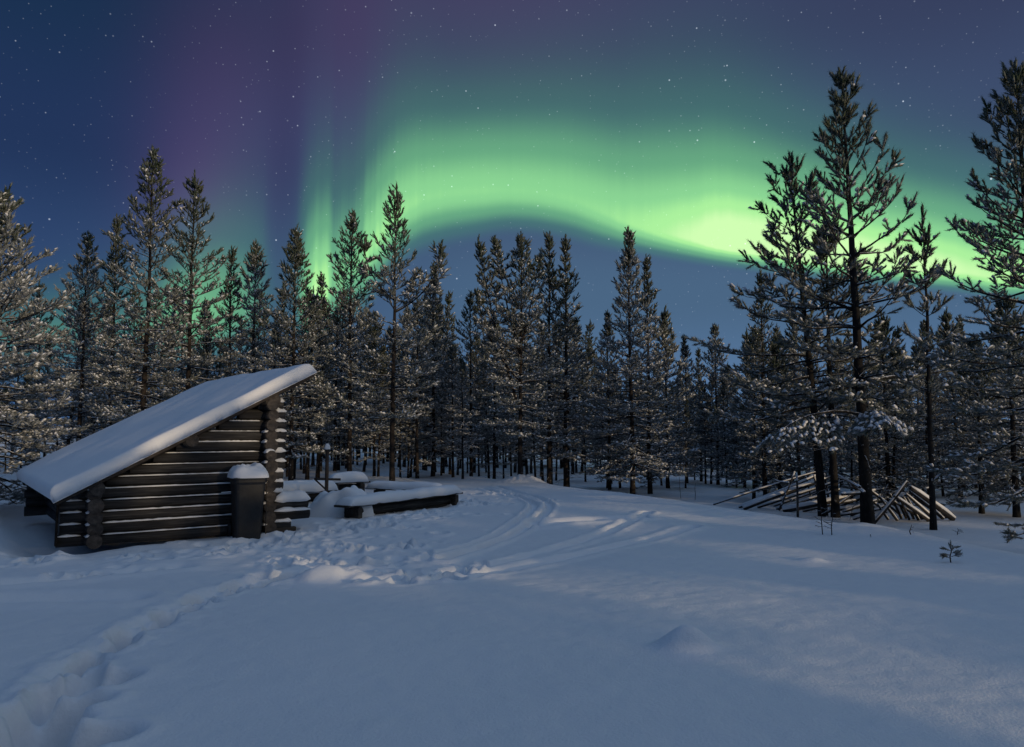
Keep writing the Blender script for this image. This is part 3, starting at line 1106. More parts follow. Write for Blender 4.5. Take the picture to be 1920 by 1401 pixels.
zones_f += [
    (540, 1110, 640, 740, 44, 62, 34, 'low young pine deep behind the bare trunks between the shelter and the broad pine', 'young pines deep behind the bare trunks'),
]
for x0, x1, y0, y1, d0, d1, n, lab, grp in zones_f:
    for i in range(n):
        px = x0 + (x1 - x0) * (i + rf.uniform(.1, .9)) / n
        py = rf.uniform(y0, y1)
        d = rf.uniform(d0, d1)
        x, y, hh = at_top(px, py, d)
        k = rf.choice([K_YOUNG, K_CONE, K_YOUNG, K_DENSE] if n == 34 else fill_kinds if px > 1110 else [K_SLIM, K_SLIM2, K_SLIM, K_SLIM2, K_NARROW, K_TALL[0], K_TALL[1]] if px > 560 else [K_SLIM, K_SLIM2, K_NARROW, K_DENSE, K_TALL[0], K_TALL[1]])
        plant(k, x, y, max(hh, 2.5), rf.uniform(0, 6.28), label=lab, group=grp, tilt=(rf.gauss(0, .03), rf.gauss(0, .03)))

# big near pines
NEAR = dict(nn=54, nw=0.0036, needles=M_NEEDLED, bark=M_BARKN)


def plant_base(proto, px, py, tipx, tipy, rz, label, name='pine_tree', depth=None):
    """tree standing at a photo point of the snow, its tip on a second line of sight at the same depth"""
    b = on_ground(px, py) if depth is None else at_depth(px, py, depth)
    if depth is not None:
        b[2] = h1(b[0], b[1])
    t = at_depth(tipx, tipy, b[1])
    hh = t[2] - b[2]
    ang = math.atan2(t[0] - b[0], hh)
    e = plant(proto, b[0], b[1], hh, 0.0, name, label)
    e.rotation_euler = (Matrix.Rotation(ang, 3, 'Y') @ Matrix.Rotation(rz, 3, 'Z')).to_euler()
    return e


N1 = make_pine(101, 8.3, r0=.108, cb=.28, width=2.1, shape=.72, whorl=.40, nb=(4, 5), elev=(58, 26, -6), tipup=30, snow=(.06, .75), step=.23, brush=(.20, .047),
               gaps=.10, dead=14, thin_top=.25, sub=.5,
               big=((3.9, 2.6, 30, 2.2, .5, None), (3.85, .5, 30, 2.0, .5, None), (2.5, 3.1, -2, 2.5, .9, None), (2.6, .1, 8, 2.4, .9, None)), **NEAR)
e1 = plant_base(N1, 1627, 984, 1581, 152, 0.0, 'biggest dark pine right of centre, thickest trunk in front of the pole pile')
N2 = make_pine(102, 7.2, r0=.082, cb=.32, width=1.8, shape=.62, whorl=.40, nb=(3, 5), elev=(60, 22, -4), tipup=28, snow=(.06, .75), step=.23, brush=(.20, .047),
               gaps=.10, dead=10, big=((3.2, 3.1, 10, 2.3, .8, None), (2.2, 3.3, -4, 2.2, .95, .55)), **NEAR)
plant_base(N2, 1543, 968, 1482, 306, 0.0, 'dark pine with leaning thin trunk on the left side of the biggest dark pine')
N3 = make_pine(103, 6.0, r0=.078, cb=.34, width=1.5, shape=.6, whorl=.38, nb=(3, 5), elev=(55, 15, -8), tipup=24, snow=(.1, .75), step=.23, brush=(.20, .047), gaps=.1, **NEAR)
plant_base(N3, 1567, 970, 1548, 430, 1.0, 'dark pine whose straight trunk stands between the leaning trunk and the thickest trunk')
N4 = make_pine(104, 5.6, r0=.05, cb=.36, width=.75, shape=.55, whorl=.48, nb=(2, 4), elev=(58, 34, 4), tipup=34, snow=(.08, .6), step=.24, brush=(.20, .044), gaps=.2, sub=.35,
               dead=8, thin_top=.55, **NEAR)
plant_base(N4, 1750, 994, 1730, 415, 0.6, 'thin sparse young pine with nearly bare straight trunk right of the pole pile')
N5 = make_pine(105, 9.5, r0=.14, cb=.22, width=2.1, shape=.55, whorl=.36, nb=(5, 7), elev=(56, 20, -16), tipup=26, snow=(.06, .8), step=.22, brush=(.20, .047), gaps=.06,
               big=((1.5, 1.0, -16, 1.7, .95, .5), (1.1, 1.5, -22, 1.4, .95, .4), (1.9, .6, -10, 1.8, .95, .6)), **NEAR)
x5, y5, h5 = at_top(1912, 150, 12.6)
plant(N5, x5, y5, h5, 2.2, label='large dark pine cut off by the right edge of the picture')
N6 = make_pine(106, 8.0, r0=.12, cb=.08, width=2.6, shape=.55, whorl=.33, nb=(5, 6), elev=(56, 12, -20), tipup=22, snow=(.45, .95), step=.18, brush=(.22, .05), gaps=.05,
               nn=30, nw=.006, needles=M_NEEDLEF, bark=M_BARKN)
p6 = at_depth(-20, 700, 16.5)
plant(N6, p6[0], p6[1], 6.9, 0.5, label='heavily snow laden pine cut off by the left edge of the picture')
N7 = make_pine(107, 6.5, r0=.09, cb=.14, width=1.7, shape=.7, whorl=.34, nb=(4, 6), elev=(55, 10, -20), tipup=20, snow=(.15, .6), step=.19, brush=(.22, .046), gaps=.06,
               nn=24, nw=.007, needles=M_NEEDLE, bark=M_BARKN)
for px, py, d, rz, lab in ((1885, 560, 20, .4, 'snow dusted pine behind the low boughs of the large right edge pine'),
                           (1825, 640, 21, 2.0, 'bushy snow dusted pine between the thin bare pine and the right edge pine'),
                           (1455, 640, 24, 4.0, 'bushy snow dusted pine above the tips of the left fan of poles'),
                           (1655, 600, 22, 5.2, 'bushy snow dusted pine right behind the thickest dark trunk')):
    x, y, hh = at_top(px, py, d)
    plant(N7, x, y, hh, rz, label=lab)

# snow laden low bough of the biggest pine: a part of that tree
def bough(seed, pos, az, e0, L, parent, snowp=.9):
    rng = np.random.RandomState(seed)
    T_ = Tubes()
    P, D, Ls, Rs, S = [], [], [], [], []
    pts = [np.array(pos, dtype=float)]
    for i in range(7):
        e = e0 - 6 * i + rng.randn() * 2
        d = np.array([math.cos(az) * math.cos(R(e)), math.sin(az) * math.cos(R(e)), math.sin(R(e))])
        pts.append(pts[-1] + d * L / 7)
    T_.add(pts, np.linspace(.03, .006, 8), 5)
    for i in range(2, 8):
        for sd in (-1, 1):
            sl = L * .5 * (1.1 - i / 8) * rng.uniform(.8, 1.2) + .12
            dd = unit(d + np.cross(d, UP) * sd * 1.1 - UP * .22)
            q = [pts[i] + dd * sl * t - UP * .12 * t * t for t in np.linspace(0, 1, 5)]
            T_.add(q, np.linspace(.008, .003, 5), 3)
            for t in np.arange(0.1, 1.0, .13 / max(sl, .2)):
                for s2 in (-1, 1):
                    P.append(pts[i] + dd * sl * t - UP * .12 * t * t)
                    D.append(unit(dd + np.cross(dd, UP) * s2 * .7 + rng.randn(3) * .15 - UP * .25))
                    Ls.append(rng.uniform(.15, .24)); Rs.append(rng.uniform(.045, .065)); S.append(rng.rand() < snowp)
    v, f, mi = brush_mesh(np.array(P), np.array(D), np.array(Ls), np.array(Rs), np.array(S), 34, .0045, rng)
    wv, wq = np.concatenate(T_.v), np.concatenate(T_.q)
    n0 = len(v)
    me = np_mesh('snowy_bough', np.concatenate([v, wv]), [f, wq + n0], [M_NEEDLED, M_BOUGH, M_BARKN], np.concatenate([mi, np.full(len(wq), 2)]))
    o = link('snowy_bough', me, parent)
    o['label'] = 'low bough bent down under thick blue white snow'
    return o


bough(3, (0.0, -.1, 1.95), -1.75, 14, 1.25, e1)
bough(4, (-.1, -.1, 2.0), 3.5, 8, 2.0, e1, .7)

# ================================================================== wood behind the camera that shades the clearing
rb = random.Random(9)
bv, bf, bn = [], [], 0
for i in range(110):
    # stands across the path of the sun
    s = rb.uniform(-16, 34)
    t = rb.uniform(22, 44)
    cxy = np.array([0.0, 6.0]) + SUN_AZ * t + np.array([-SUN_AZ[1], SUN_AZ[0]]) * s
    hh = rb.uniform(5.6, 8.0) + (1.7 if 1.5 < s < 8.5 else 0.4 if s < 1.5 else 0) - (1.1 if 10.5 < s < 20 else 0)
    for z in np.arange(0.3, hh, .32):
        rad = 1.5 * ((hh - z) / hh) ** .7 + .1
        m = 11
        for q in range(m):
            a = rb.uniform(0, 6.28)
            r2 = rad * rb.uniform(.4, 1.1)
            c = np.array([cxy[0] + math.cos(a) * r2 * .6, cxy[1] + math.sin(a) * r2 * .6, z + rb.uniform(-.15, .15)])
            d1 = np.array([math.cos(a), math.sin(a), rb.uniform(-.2, .3)]) * r2 * .55
            d2 = np.array([-math.sin(a), math.cos(a), rb.uniform(-.3, .3)]) * r2 * .32
            bv += [c - d1, c + d2, c + d1, c - d2]
            bf.append((bn, bn + 1, bn + 2, bn + 3)); bn += 4
keep = []
qc = np.array(bv).reshape(-1, 4, 3).mean(1)
qs = qc[:, 0] * -SUN_AZ[1] + (qc[:, 1] - 6) * SUN_AZ[0]
qt = qc[:, 0] * SUN_AZ[0] + (qc[:, 1] - 6) * SUN_AZ[1] - qc[:, 2] / math.tan(SUN_EL)
ok = np.ones(len(qc), bool)
for s0, t0, a_, b_ in ((3.2, .7, .55, 1.6), (6.05, .7, .7, 2.0), (1.5, 3.0, .5, 1.5), (6.4, -.9, .4, 1.6), (2.2, -.7, .6, 1.6), (9.4, -3.7, .6, 2.0), (7.0, -4.8, .7, 2.4), (.83, 2.6, .45, 1.4), (.65, -3.9, .6, 2.0)):
    ok &= ((qs - s0) / (a_ + .12)) ** 2 + ((qt - t0) / (b_ * .6 + .55)) ** 2 > 1
bf = [q for q, k in zip(bf, ok) if k]
wood = link('forest', np_mesh('forest', np.array(bv), [np.array(bf)], [M_NEEDLED]))
tag(wood, 'pine wood on the near side of the clearing, behind the viewer', 'forest', kind='stuff')
# ================================================================== log shelter
hut = empty('log_shelter', (HUT_A[0], HUT_A[1], 0.0), HUT_ANG, 1.0,
            'open fronted log shelter with thick snow on its steep single slope roof', 'shelter')
rh = random.Random(12)
SL = 0.529
zr = lambda x: 0.985 + SL * x            # underside of the roof
LOGR, STEP = 0.093, 0.172


def log_x(mb, x0, x1, y, z, r, n=14):
    k = 9
    xs_ = np.linspace(x0, x1, k)
    ph = rh.uniform(0, 6)
    pts = [(x, y + .006 * math.sin(x * 2.1 + ph), z + .006 * math.sin(x * 1.7 + ph * 2)) for x in xs_]
    mb.tube(pts, [r * (1 + rh.uniform(-.025, .025)) for _ in xs_], n, 0, capmat=1)


def log_y(mb, y0, y1, x, z, r, n=14):
    ys_ = np.linspace(y0, y1, 6)
    mb.tube([(x, y, z) for y in ys_], [r * (1 + rh.uniform(-.025, .025)) for _ in ys_], n, 0, capmat=1)


def snow_strip(mb, p0, p1, w, t, n=14, seedv=0, round_ends=True, lumps=.35):
    """a long rounded ridge of snow lying from p0 to p1 (tops of logs, rails, poles)"""
    p0, p1 = np.array(p0, dtype=float), np.array(p1, dtype=float)
    d = unit(p1 - p0)
    sdv = unit(np.cross(d, UP))
    upv = unit(np.cross(sdv, d))
    prof = [(-1, -.25), (-1.0, .25), (-.75, .75), (-.35, 1), (.2, 1.02), (.7, .78), (1.0, .3), (1, -.25)]
    rg = np.random.RandomState(int(abs(p0[0] * 97 + p0[1] * 31 + p0[2] * 53) * 10 + seedv) % 100000)
    vs, fs = [], []
    for i in range(n + 1):
        f = i / n
        e = min(f, 1 - f) * n
        k = 1.0 if not round_ends else min(1, .25 + .75 * min(1, e / 1.2))
        tt = t * k * (1 + lumps * (rg.rand() - .5) * 2)
        ww = w * (1 + .25 * (rg.rand() - .5))
        c = p0 + (p1 - p0) * f
        for a, b in prof:
            vs.append(c + sdv * a * ww + upv * b * tt)
    m = len(prof)
    for i in range(n):
        for j in range(m - 1):
            fs.append((i * m + j, i * m + j + 1, (i + 1) * m + j + 1, (i + 1) * m + j))
        fs.append((i * m + m - 1, i * m, (i + 1) * m, (i + 1) * m + m - 1))
    fs.append(tuple(range(m))[::-1])
    fs.append(tuple(n * m + j for j in range(m)))
    mb.add(vs, fs, 0, True)


def side_wall(y0, name):
    mb, sn = MB(), MB()
    for k in range(13):
        z = .10 + STEP * k
        xl = max(-.44 + rh.uniform(-.03, .03), (z + LOGR + .02 - .985) / SL)
        xr = 2.90 + rh.uniform(-.03, .03)
        if k in (1, 2):
            xr = 3.42 - .03 * k
        if k == 0:
            xr = 3.05
        if xl > xr - .2:
            continue
        log_x(mb, xl, xr, y0, z, LOGR * rh.uniform(.90, 1.07))
        top = z + LOGR
        sgn = -1 if y0 < 1 else 1
        if k < 12:
            a, b = xl + .16 if k > 3 else max(xl, .14), 2.46
            if b - a > .3:
                snow_strip(sn, (a, y0 + sgn * .082, top - .028), (b, y0 + sgn * .082, top - .028), .020, rh.uniform(.010, .018), 30)
            if k <= 3:
                snow_strip(sn, (xl, y0 + sgn * .07, top - .02), (-.14, y0 + sgn * .07, top - .02), .03, .025, 5)
        if xr < 3.2:
            snow_strip(sn, (2.73, y0, top - .025), (xr + .01, y0, top - .03), .095, rh.uniform(.06, .085), 5)
    w = mb.build(name, [M_LOG, M_END], hut)
    sn2 = MB()
    snow_strip(sn, (2.74, y0, .10 + STEP * 2 + LOGR - .01), (3.38, y0, .10 + STEP * 2 + LOGR - .01), .13, .15, 9, lumps=.12)
    snow_strip(sn, (2.74, y0 - .05, .10 + STEP + LOGR - .02), (3.38, y0 - .05, .10 + STEP + LOGR - .02), .09, .05, 7)
    sn.build('snow_ledge', M_SNOW, w)
    return w


side_wall(0.0, 'side_wall')
side_wall(5.3, 'side_wall')
# back wall: cross logs that end in round butts
mb, sn = MB(), MB()
for k in range(5):
    z = .01 + STEP * (k + .0) + .10
    log_y(mb, -.32 + rh.uniform(-.05, .05), 5.54, rh.uniform(-.02, .02), z + STEP * .5 - .1, LOGR * rh.uniform(1.08, 1.22))
    snow_strip(sn, (-.01, -.285, z + STEP * .5 - .03), (-.01, -.12, z + STEP * .5 - .03), .085, .045, 5)
bw = mb.build('back_wall', [M_LOGY, M_END], hut)
sn.build('snow_ledge', M_SNOW, bw)
# front corner stubs
for yy, nm in ((0.0, 'corner_post'), (5.3, 'corner_post')):
    mb, sn = MB(), MB()
    for k in range(13):
        z = STEP * (k + .5) + .008
        y0, y1 = (-.31 + rh.uniform(-.05, .05), .55) if yy < 1 else (4.75, 5.54)
        log_y(mb, y0, y1, 2.6 + rh.uniform(-.015, .015), z, LOGR * rh.uniform(.95, 1.2))
        if yy < 1 and k < 12 and rh.random() < .8:
            snow_strip(sn, (2.6 - .02, y0 + .005, z + LOGR - .035), (2.6 - .02, y0 + .2, z + LOGR - .035), .088, .05, 5)
    cp = mb.build(nm, [M_LOGY, M_END], hut)
    if yy < 1:
        sn.build('snow_ledge', M_SNOW, cp)
# purlins
for x, z, r in ((0.02, .985 - .12, .105), (1.32, zr(1.32) - .115, .10), (2.60, zr(2.6) - .13, .125)):
    mb = MB()
    log_y(mb, -.33, 5.62, x, z, r, 18)
    mb.build('purlin', [M_LOGY, M_END], hut)
# front sill between the side walls, and a sleeping platform inside
mb = MB()
log_y(mb, .12, 5.2, 2.55, .25, .11)
log_y(mb, .12, 5.2, 2.55, .05, .11)
mb.build('front_sill', [M_LOGY, M_END], hut)
mb = MB()
for i in range(11):
    x0 = .15 + i * .215
    mb.box((x0, .12, .40), (x0 + .205, 5.18, .44), 0, .006)
mb.build('sleeping_platform', M_BOARD, hut)
mb = MB()
mb.box((2.72, -.10, -.08), (3.14, .0, .06), 0, .008)
mb.build('foot_plank', M_PLANK, hut)
# back eave boards
mb = MB()
for i in range(3):
    mb.box((-.47, -.14 + i * .0, .05), (-.44, -.08, .80), 0, .004)
mb.build('corner_board', M_BOARD, hut)
# roof
RX0, RX1, RY0, RY1 = -.50, 3.26, -.36, 5.66
nrm = unit(np.array([-SL, 0, 1.0]))
mb = MB()
nbd = 26
Mroof = Matrix.Identity(4)
ang = math.atan(SL)
Lr = (RX1 - RX0) / math.cos(ang)
Mroof = Matrix.Translation(Vector((RX0, 0, zr(RX0)))) @ Matrix.Rotation(-ang, 4, 'Y')
wb = (RY1 - RY0) / nbd
for i in range(nbd):
    dz_ = .0 if i % 2 else .022
    mb.box((rh.uniform(-.03, .0), RY0 + i * wb + .002, dz_), (Lr + rh.uniform(-.02, .03), RY0 + (i + 1) * wb - .002 + (.02 if not i % 2 else 0), dz_ + .024), 0, .003, Mroof)
roof = mb.build('roof', M_BOARD, hut)
mb = MB()
mb.box((-.02, RY0 - .026, -.055), (Lr + .02, RY0 - .004, .044), 0, .005, Mroof)
mb.build('barge_board', M_BOARD, roof)
mb = MB()
for yy in (-.1, 1.2, 2.6, 4.0, 5.35):
    mb.tube([Mroof @ Vector((-.02, yy, -.055)), Mroof @ Vector((Lr * .5, yy, -.055)), Mroof @ Vector((Lr - .05, yy, -.055))], .048, 9, 0)
mb.build('rafter', M_BOARD, roof)
# snow on the roof: grid with rounded lips
nxs, nys = 90, 120
a = np.concatenate([np.linspace(0, .3, 14)[:-1], np.linspace(.3, Lr + .12 - .3, nxs - 26), np.linspace(Lr + .12 - .3, Lr + .12, 14)[1:]]) - .05
b = np.concatenate([np.linspace(0, .3, 16)[:-1], np.linspace(.3, RY1 - RY0 + .12 - .3, nys - 30), np.linspace(RY1 - RY0 + .12 - .3, RY1 - RY0 + .12, 16)[1:]]) + RY0 - .075
AA, BB = np.meshgrid(a, b)
edge = np.minimum(np.minimum(AA - a[0], a[-1] - AA) * 1.0, np.minimum(BB - b[0], b[-1] - BB))
eb = np.minimum(BB - b[0], b[-1] - BB)
ea = np.minimum(AA - a[0], (a[-1] - AA))
rnd = lambda e, r: np.sqrt(np.clip(1 - (1 - np.clip(e / r, 0, 1)) ** 2, 0, 1))
thick = .175 + .028 * vnoise(AA, BB, 1.3, 3) + .012 * vnoise(AA, BB, .6, 13) + .006 * vnoise(AA, BB, .35, 5)
top = .052 - .06 * sstep(eb, .03, 0.) + thick * np.minimum(rnd(eb, .085), rnd(ea, .15))
nxs, nys = len(a), len(b)
# ragged edge on the near side
BB2 = BB + np.where(eb < .02, .007 * vnoise(AA, BB * 0, .14, 2) + .02 * vnoise(AA, BB * 0, .6, 9), 0)
pts = []
Rm = np.array(Mroof)
hom = lambda X, Y, Z: np.stack([X.ravel(), Y.ravel(), Z.ravel(), np.ones(X.size)], 1) @ Rm.T
vt = hom(AA, BB2, top)[:, :3]
vb = hom(AA, BB2, .048 - .05 * sstep(BB - b[0], .062, .05) + .008 * vnoise(AA, BB * 0, .11, 4) * (BB - b[0] < .05))[:, :3]
ii = (np.arange(nys - 1)[:, None] * nxs + np.arange(nxs - 1)[None]).ravel()
ft = np.stack([ii, ii + 1, ii + nxs + 1, ii + nxs], 1)
nv = len(vt)
fb = ft[:, ::-1] + nv
rim = np.concatenate([np.arange(nxs), np.arange(1, nys) * nxs + nxs - 1, (nys - 1) * nxs + np.arange(nxs - 2, -1, -1), np.arange(nys - 2, 0, -1) * nxs])
r2 = np.roll(rim, -1)
fr = np.stack([rim, rim + nv, r2 + nv, r2], 1)
link('snow_cover', np_mesh('snow_cover', np.concatenate([vt, vb]), [ft, fb, fr], [M_SNOW], smooth=True), roof)

# ================================================================== black wheeled bin by the corner
bp_ = on_ground(462, 1003)
binr = empty('wheeled_bin', bp_, HUT_ANG - .15, 1.0, 'black wheeled rubbish bin capped with snow against the shelter wall', 'bin')


def loft(mb, secs, mat=0):
    """rounded rectangular sections (hx, hy, z, oy) joined upwards"""
    vs, fs = [], []
    prof = []
    for (hx, hy, z, oy) in secs:
        r = min(hx, hy) * .28
        ring = []
        for cx_, cy_, a0 in ((1, 1, 0), (-1, 1, 90), (-1, -1, 180), (1, -1, 270)):
            for t in (0, 30, 60, 90):
                an = R(a0 + t)
                ring.append((cx_ * (hx - r) + r * math.cos(an), cy_ * (hy - r) + r * math.sin(an) + oy, z))
        vs += ring
    n = 16
    for i in range(len(secs) - 1):
        for j in range(n):
            fs.append((i * n + j, i * n + (j + 1) % n, (i + 1) * n + (j + 1) % n, (i + 1) * n + j))
    fs.append(tuple(range(n))[::-1])
    fs.append(tuple((len(secs) - 1) * n + j for j in range(n)))
    mb.add(vs, fs, mat, False)


mb = MB()
loft(mb, [(.19, .21, -.06, 0), (.20, .22, .05, 0), (.235, .27, .82, 0), (.255, .29, .86, 0), (.255, .29, .90, 0)])
mb.box((-.20, -.262, .70), (.20, -.250, .73), 0, .004)
mb.build('body', M_BIN, binr)
mb = MB()
loft(mb, [(.262, .30, .902, 0), (.265, .305, .925, 0), (.22, .26, .965, .0)])
mb.build('lid', M_BIN, binr)
mb = MB()
mb.tube([(-.2, .31, .87), (-.2, .38, .90), (.2, .38, .90), (.2, .31, .87)], .014, 8)
mb.build('handle', M_BIN, binr)
for sx in (-1, 1):
    mb = MB()
    mb.tube([(sx * .20, .23, .08), (sx * .25, .23, .08)], .10, 16)
    mb.build('wheel', M_BIN, binr)
mb = MB()
mb.box((.258, -.20, .02), (.272, -.17, .86), 0, .004)
st = mb.build('edge_strip', M_PLANK, binr)


def snow_heap(name, parent, cx, cy, z, hx, hy, t, seed, lump=.25, n=26, rough=1.0):
    """a rounded heap of snow with uneven outline, closed underneath"""
    rg = np.random.RandomState(seed)
    o = rg.uniform(0, 50)
    vs, fs = [], []
    m = 40
    for i in range(n + 1):
        e = i / n
        for j in range(m):
            th = 2 * math.pi * j / m
            k = 1 + lump * float(vnoise(np.cos(th) * 1.2 + o, np.sin(th) * 1.2, 1.0)) + lump * .4 * float(vnoise(np.cos(th) * 4 + o, np.sin(th) * 4, 1.0))
            sq = (abs(math.cos(th)) ** 4 + abs(math.sin(th)) ** 4) ** -.25
            r = math.sin(e * math.pi / 2) if e < 1 else 1
            x, y = math.cos(th) * r * hx * k * sq, math.sin(th) * r * hy * k * sq
            zz = t * (max(0, 1 - r ** 3.2)) ** .6
            zz *= 1 + .4 * rough * float(vnoise(x + o, y, hx * .55)) + .15 * rough * float(vnoise(x + o, y, hx * .2))
            vs.append((cx + x, cy + y, z + zz))
    for i in range(n):
        for j in range(m):
            fs.append((i * m + j, (i + 1) * m + j, (i + 1) * m + (j + 1) % m, i * m + (j + 1) % m))
    fs.append(tuple(n * m + j for j in range(m))[::-1])
    mb = MB()
    mb.add(vs, fs, 0, True)
    return mb.build(name, M_SNOW, parent)


snow_heap('snow_cap', binr, 0, 0, .925, .285, .315, .21, 14, .12, rough=.7)

# ================================================================== benches round the fire pit


def bench(label, p0, p1, seat_z, width, snow_t, legs, apron=True, seed=1, over=.12):
    """low plank bench from p0 to p1 with a thick ridge of snow"""
    p0, p1 = np.array(p0[:2], dtype=float), np.array(p1[:2], dtype=float)
    L = float(np.linalg.norm(p1 - p0))
    an = math.atan2(p1[1] - p0[1], p1[0] - p0[0])
    z0 = min(h1(*p0), h1(*p1))
    r_ = empty('log_bench', (p0[0], p0[1], 0), an, 1.0, label, 'bench', 'benches round the fire pit')
    mb = MB()
    for i in range(3):
        w = width / 3
        mb.box((-over, -width / 2 + i * w + .003, seat_z - .04), (L + over, -width / 2 + (i + 1) * w - .003, seat_z), 0, .006)
    mb.build('seat', M_PLANK, r_)
    for t in legs:
        mb = MB()
        mb.box((t * L - .06, -width / 2 + .012, z0 - .35), (t * L + .06, width / 2 - .012, seat_z - .052), 0, .01)
        mb.build('leg', M_PLANK, r_)
    if apron:
        mb = MB()
        mb.tube([(.1, .04, seat_z - .16), (L - .1, .04, seat_z - .16)], .095, 10)
        mb.tube([(.1, .06, seat_z - .34), (L - .1, .06, seat_z - .34)], .095, 10)
        mb.build('side_log', M_LOG, r_)
    # snow
    n, m = 60, 15
    rg = np.random.RandomState(seed)
    vs, fs = [], []
    for i in range(n + 1):
        x = -over * .6 + (L + over * 1.2) * i / n
        e = min(x + over * .6, L + over * .6 - x)
        k = math.sqrt(max(0, 1 - (1 - min(1, e / .2)) ** 2))
        for j in range(m):
            v_ = -1 + 2 * j / (m - 1)
            hgt_ = (max(0, 1 - abs(v_) ** 3.0)) ** .55
            y = v_ * (width / 2 + .035 + .02 * float(vnoise(x, v_ * 3 + seed, .4)))
            zz = seat_z - .004 + snow_t * k * hgt_ * (1 + .12 * float(vnoise(x, y + seed, .5)) + .05 * float(vnoise(x, y + seed, .15)))
            if j in (0, m - 1):
                zz = seat_z - .012 + .012 * float(vnoise(x, y, .15, seed))
            vs.append((x, y, zz))
    for i in range(n):
        for j in range(m - 1):
            fs.append((i * m + j, (i + 1) * m + j, (i + 1) * m + j + 1, i * m + j + 1))
        fs.append((i * m + m - 1, (i + 1) * m + m - 1, (i + 1) * m, i * m))
    mb = MB()
    mb.add(vs, fs, 0, True)
    mb.build('snow_cover', M_SNOW, r_)
    return r_


pa, pb = at_depth(648, 952, 14.5), at_depth(850, 923, 17.6)
bench('long near bench with thick even snow, dark front and two visible legs', pa, pb, .30, .40, .165, (.06, .97), True, 1)
pa, pb = at_depth(500, 920, 17.2), at_depth(625, 915, 18.2)
bench('snow covered bench whose left end is hidden behind the shelter corner', pa, pb, .32, .42, .26, (.1, .5, .95), True, 2, .05)
pa, pb = at_depth(622, 912, 19.4), at_depth(682, 909, 19.8)
bench('short log bench with lumpy snow right behind the iron post', pa, pb, .42, .40, .24, (.1, .9), True, 3)
pa, pb = at_depth(700, 912, 20.2), at_depth(825, 917, 19.2)
bench('farthest bench, nearly buried in snow behind the long near bench', pa, pb, .22, .40, .18, (.1, .9), False, 4)

# snow heap over the fire pit, and the stump of a pole beside it
hp = at_depth(640, 960, 15.3)
heap = snow_heap('snow_heap', None, hp[0], hp[1], h1(hp[0], hp[1]) - .05, .72, .62, .52, 8, .25)
tag(heap, 'rounded heap of snow over the fire pit, left of the long near bench', 'snow heap')

# swinging kettle post
kp = at_depth(612, 930, 16.6)
post = empty('fire_post', (kp[0], kp[1], h1(kp[0], kp[1])), 0.25, 1.0, 'upright iron post with short crossarm and snow knob beside the fire pit', 'post')
mb = MB()
mb.tube([(0, 0, -.3), (0, 0, 1.30)], .042, 10)
mb.build('post', M_IRON, post)
mb = MB()
mb.tube([(-.27, 0, .64), (.30, 0, .62)], .026, 8)
mb.build('crossarm', M_IRON, post)
mb = MB()
mb.tube([(-.24, -.0, .62), (-.03, 0, .42)], .018, 8)
mb.build('brace', M_IRON, post)
snow_heap('snow_cap', post, 0, 0, 1.285, .065, .065, .10, 3, .1, 10)

# ================================================================== pile of poles under the pines
PG = 'poles in the pile under the pines'


def pole(a, b, r, label, name='pole', snow=True, group=PG):
    a, b = np.array(a), np.array(b)
    L = np.linalg.norm(b - a)
    o_ = (a + b) / 2
    rg = random.Random(int(abs(a[0] * 991 + b[1] * 577 + r * 9e4)))
    mb = MB()
    n = 6
    bend = np.array([rg.uniform(-.02, .02), rg.uniform(-.02, .02), rg.uniform(-.03, .02)]) * L / 2
    pts = [a + (b - a) * t + bend * math.sin(math.pi * t) - o_ for t in np.linspace(0, 1, n)]
    mb.tube(pts, np.linspace(r, r * .72, n), 9, 0)
    if snow:
        d = unit(b - a)
        if abs(d[2]) < .9:
            for p, q in zip(pts[:-1], pts[1:]):
                pass
            up2 = unit(np.cross(np.cross(d, UP), d))
            vs, fs = [], []
            k = 7
            for i, p in enumerate(pts):
                rad = r * (1 - .28 * i / (n - 1))
                for j in range(k):
                    th = math.pi * (j / (k - 1))
                    sdv = unit(np.cross(d, UP))
                    lift = (.55 + rg.uniform(0, .6)) * rad * (1 if 0 < i < n - 1 else .6)
                    vs.append(p + sdv * math.cos(th) * rad * .98 + up2 * (math.sin(th) ** .7 * (rad * .55 + lift) + .3 * rad))
            for i in range(n - 1):
                for j in range(k - 1):
                    fs.append((i * k + j, (i + 1) * k + j, (i + 1) * k + j + 1, i * k + j + 1))
                fs.append((i * k + k - 1, (i + 1) * k + k - 1, (i + 1) * k, i * k))
            fs.append(tuple(range(k)))
            fs.append(tuple((n - 1) * k + j for j in reversed(range(k))))
            mb.add(vs, fs, 1, True)
    o = mb.build(name, [M_STAKE if 'stake' in label else M_POLE, M_SNOW])
    o.location = o_
    tag(o, label, 'pole', group)
    return o


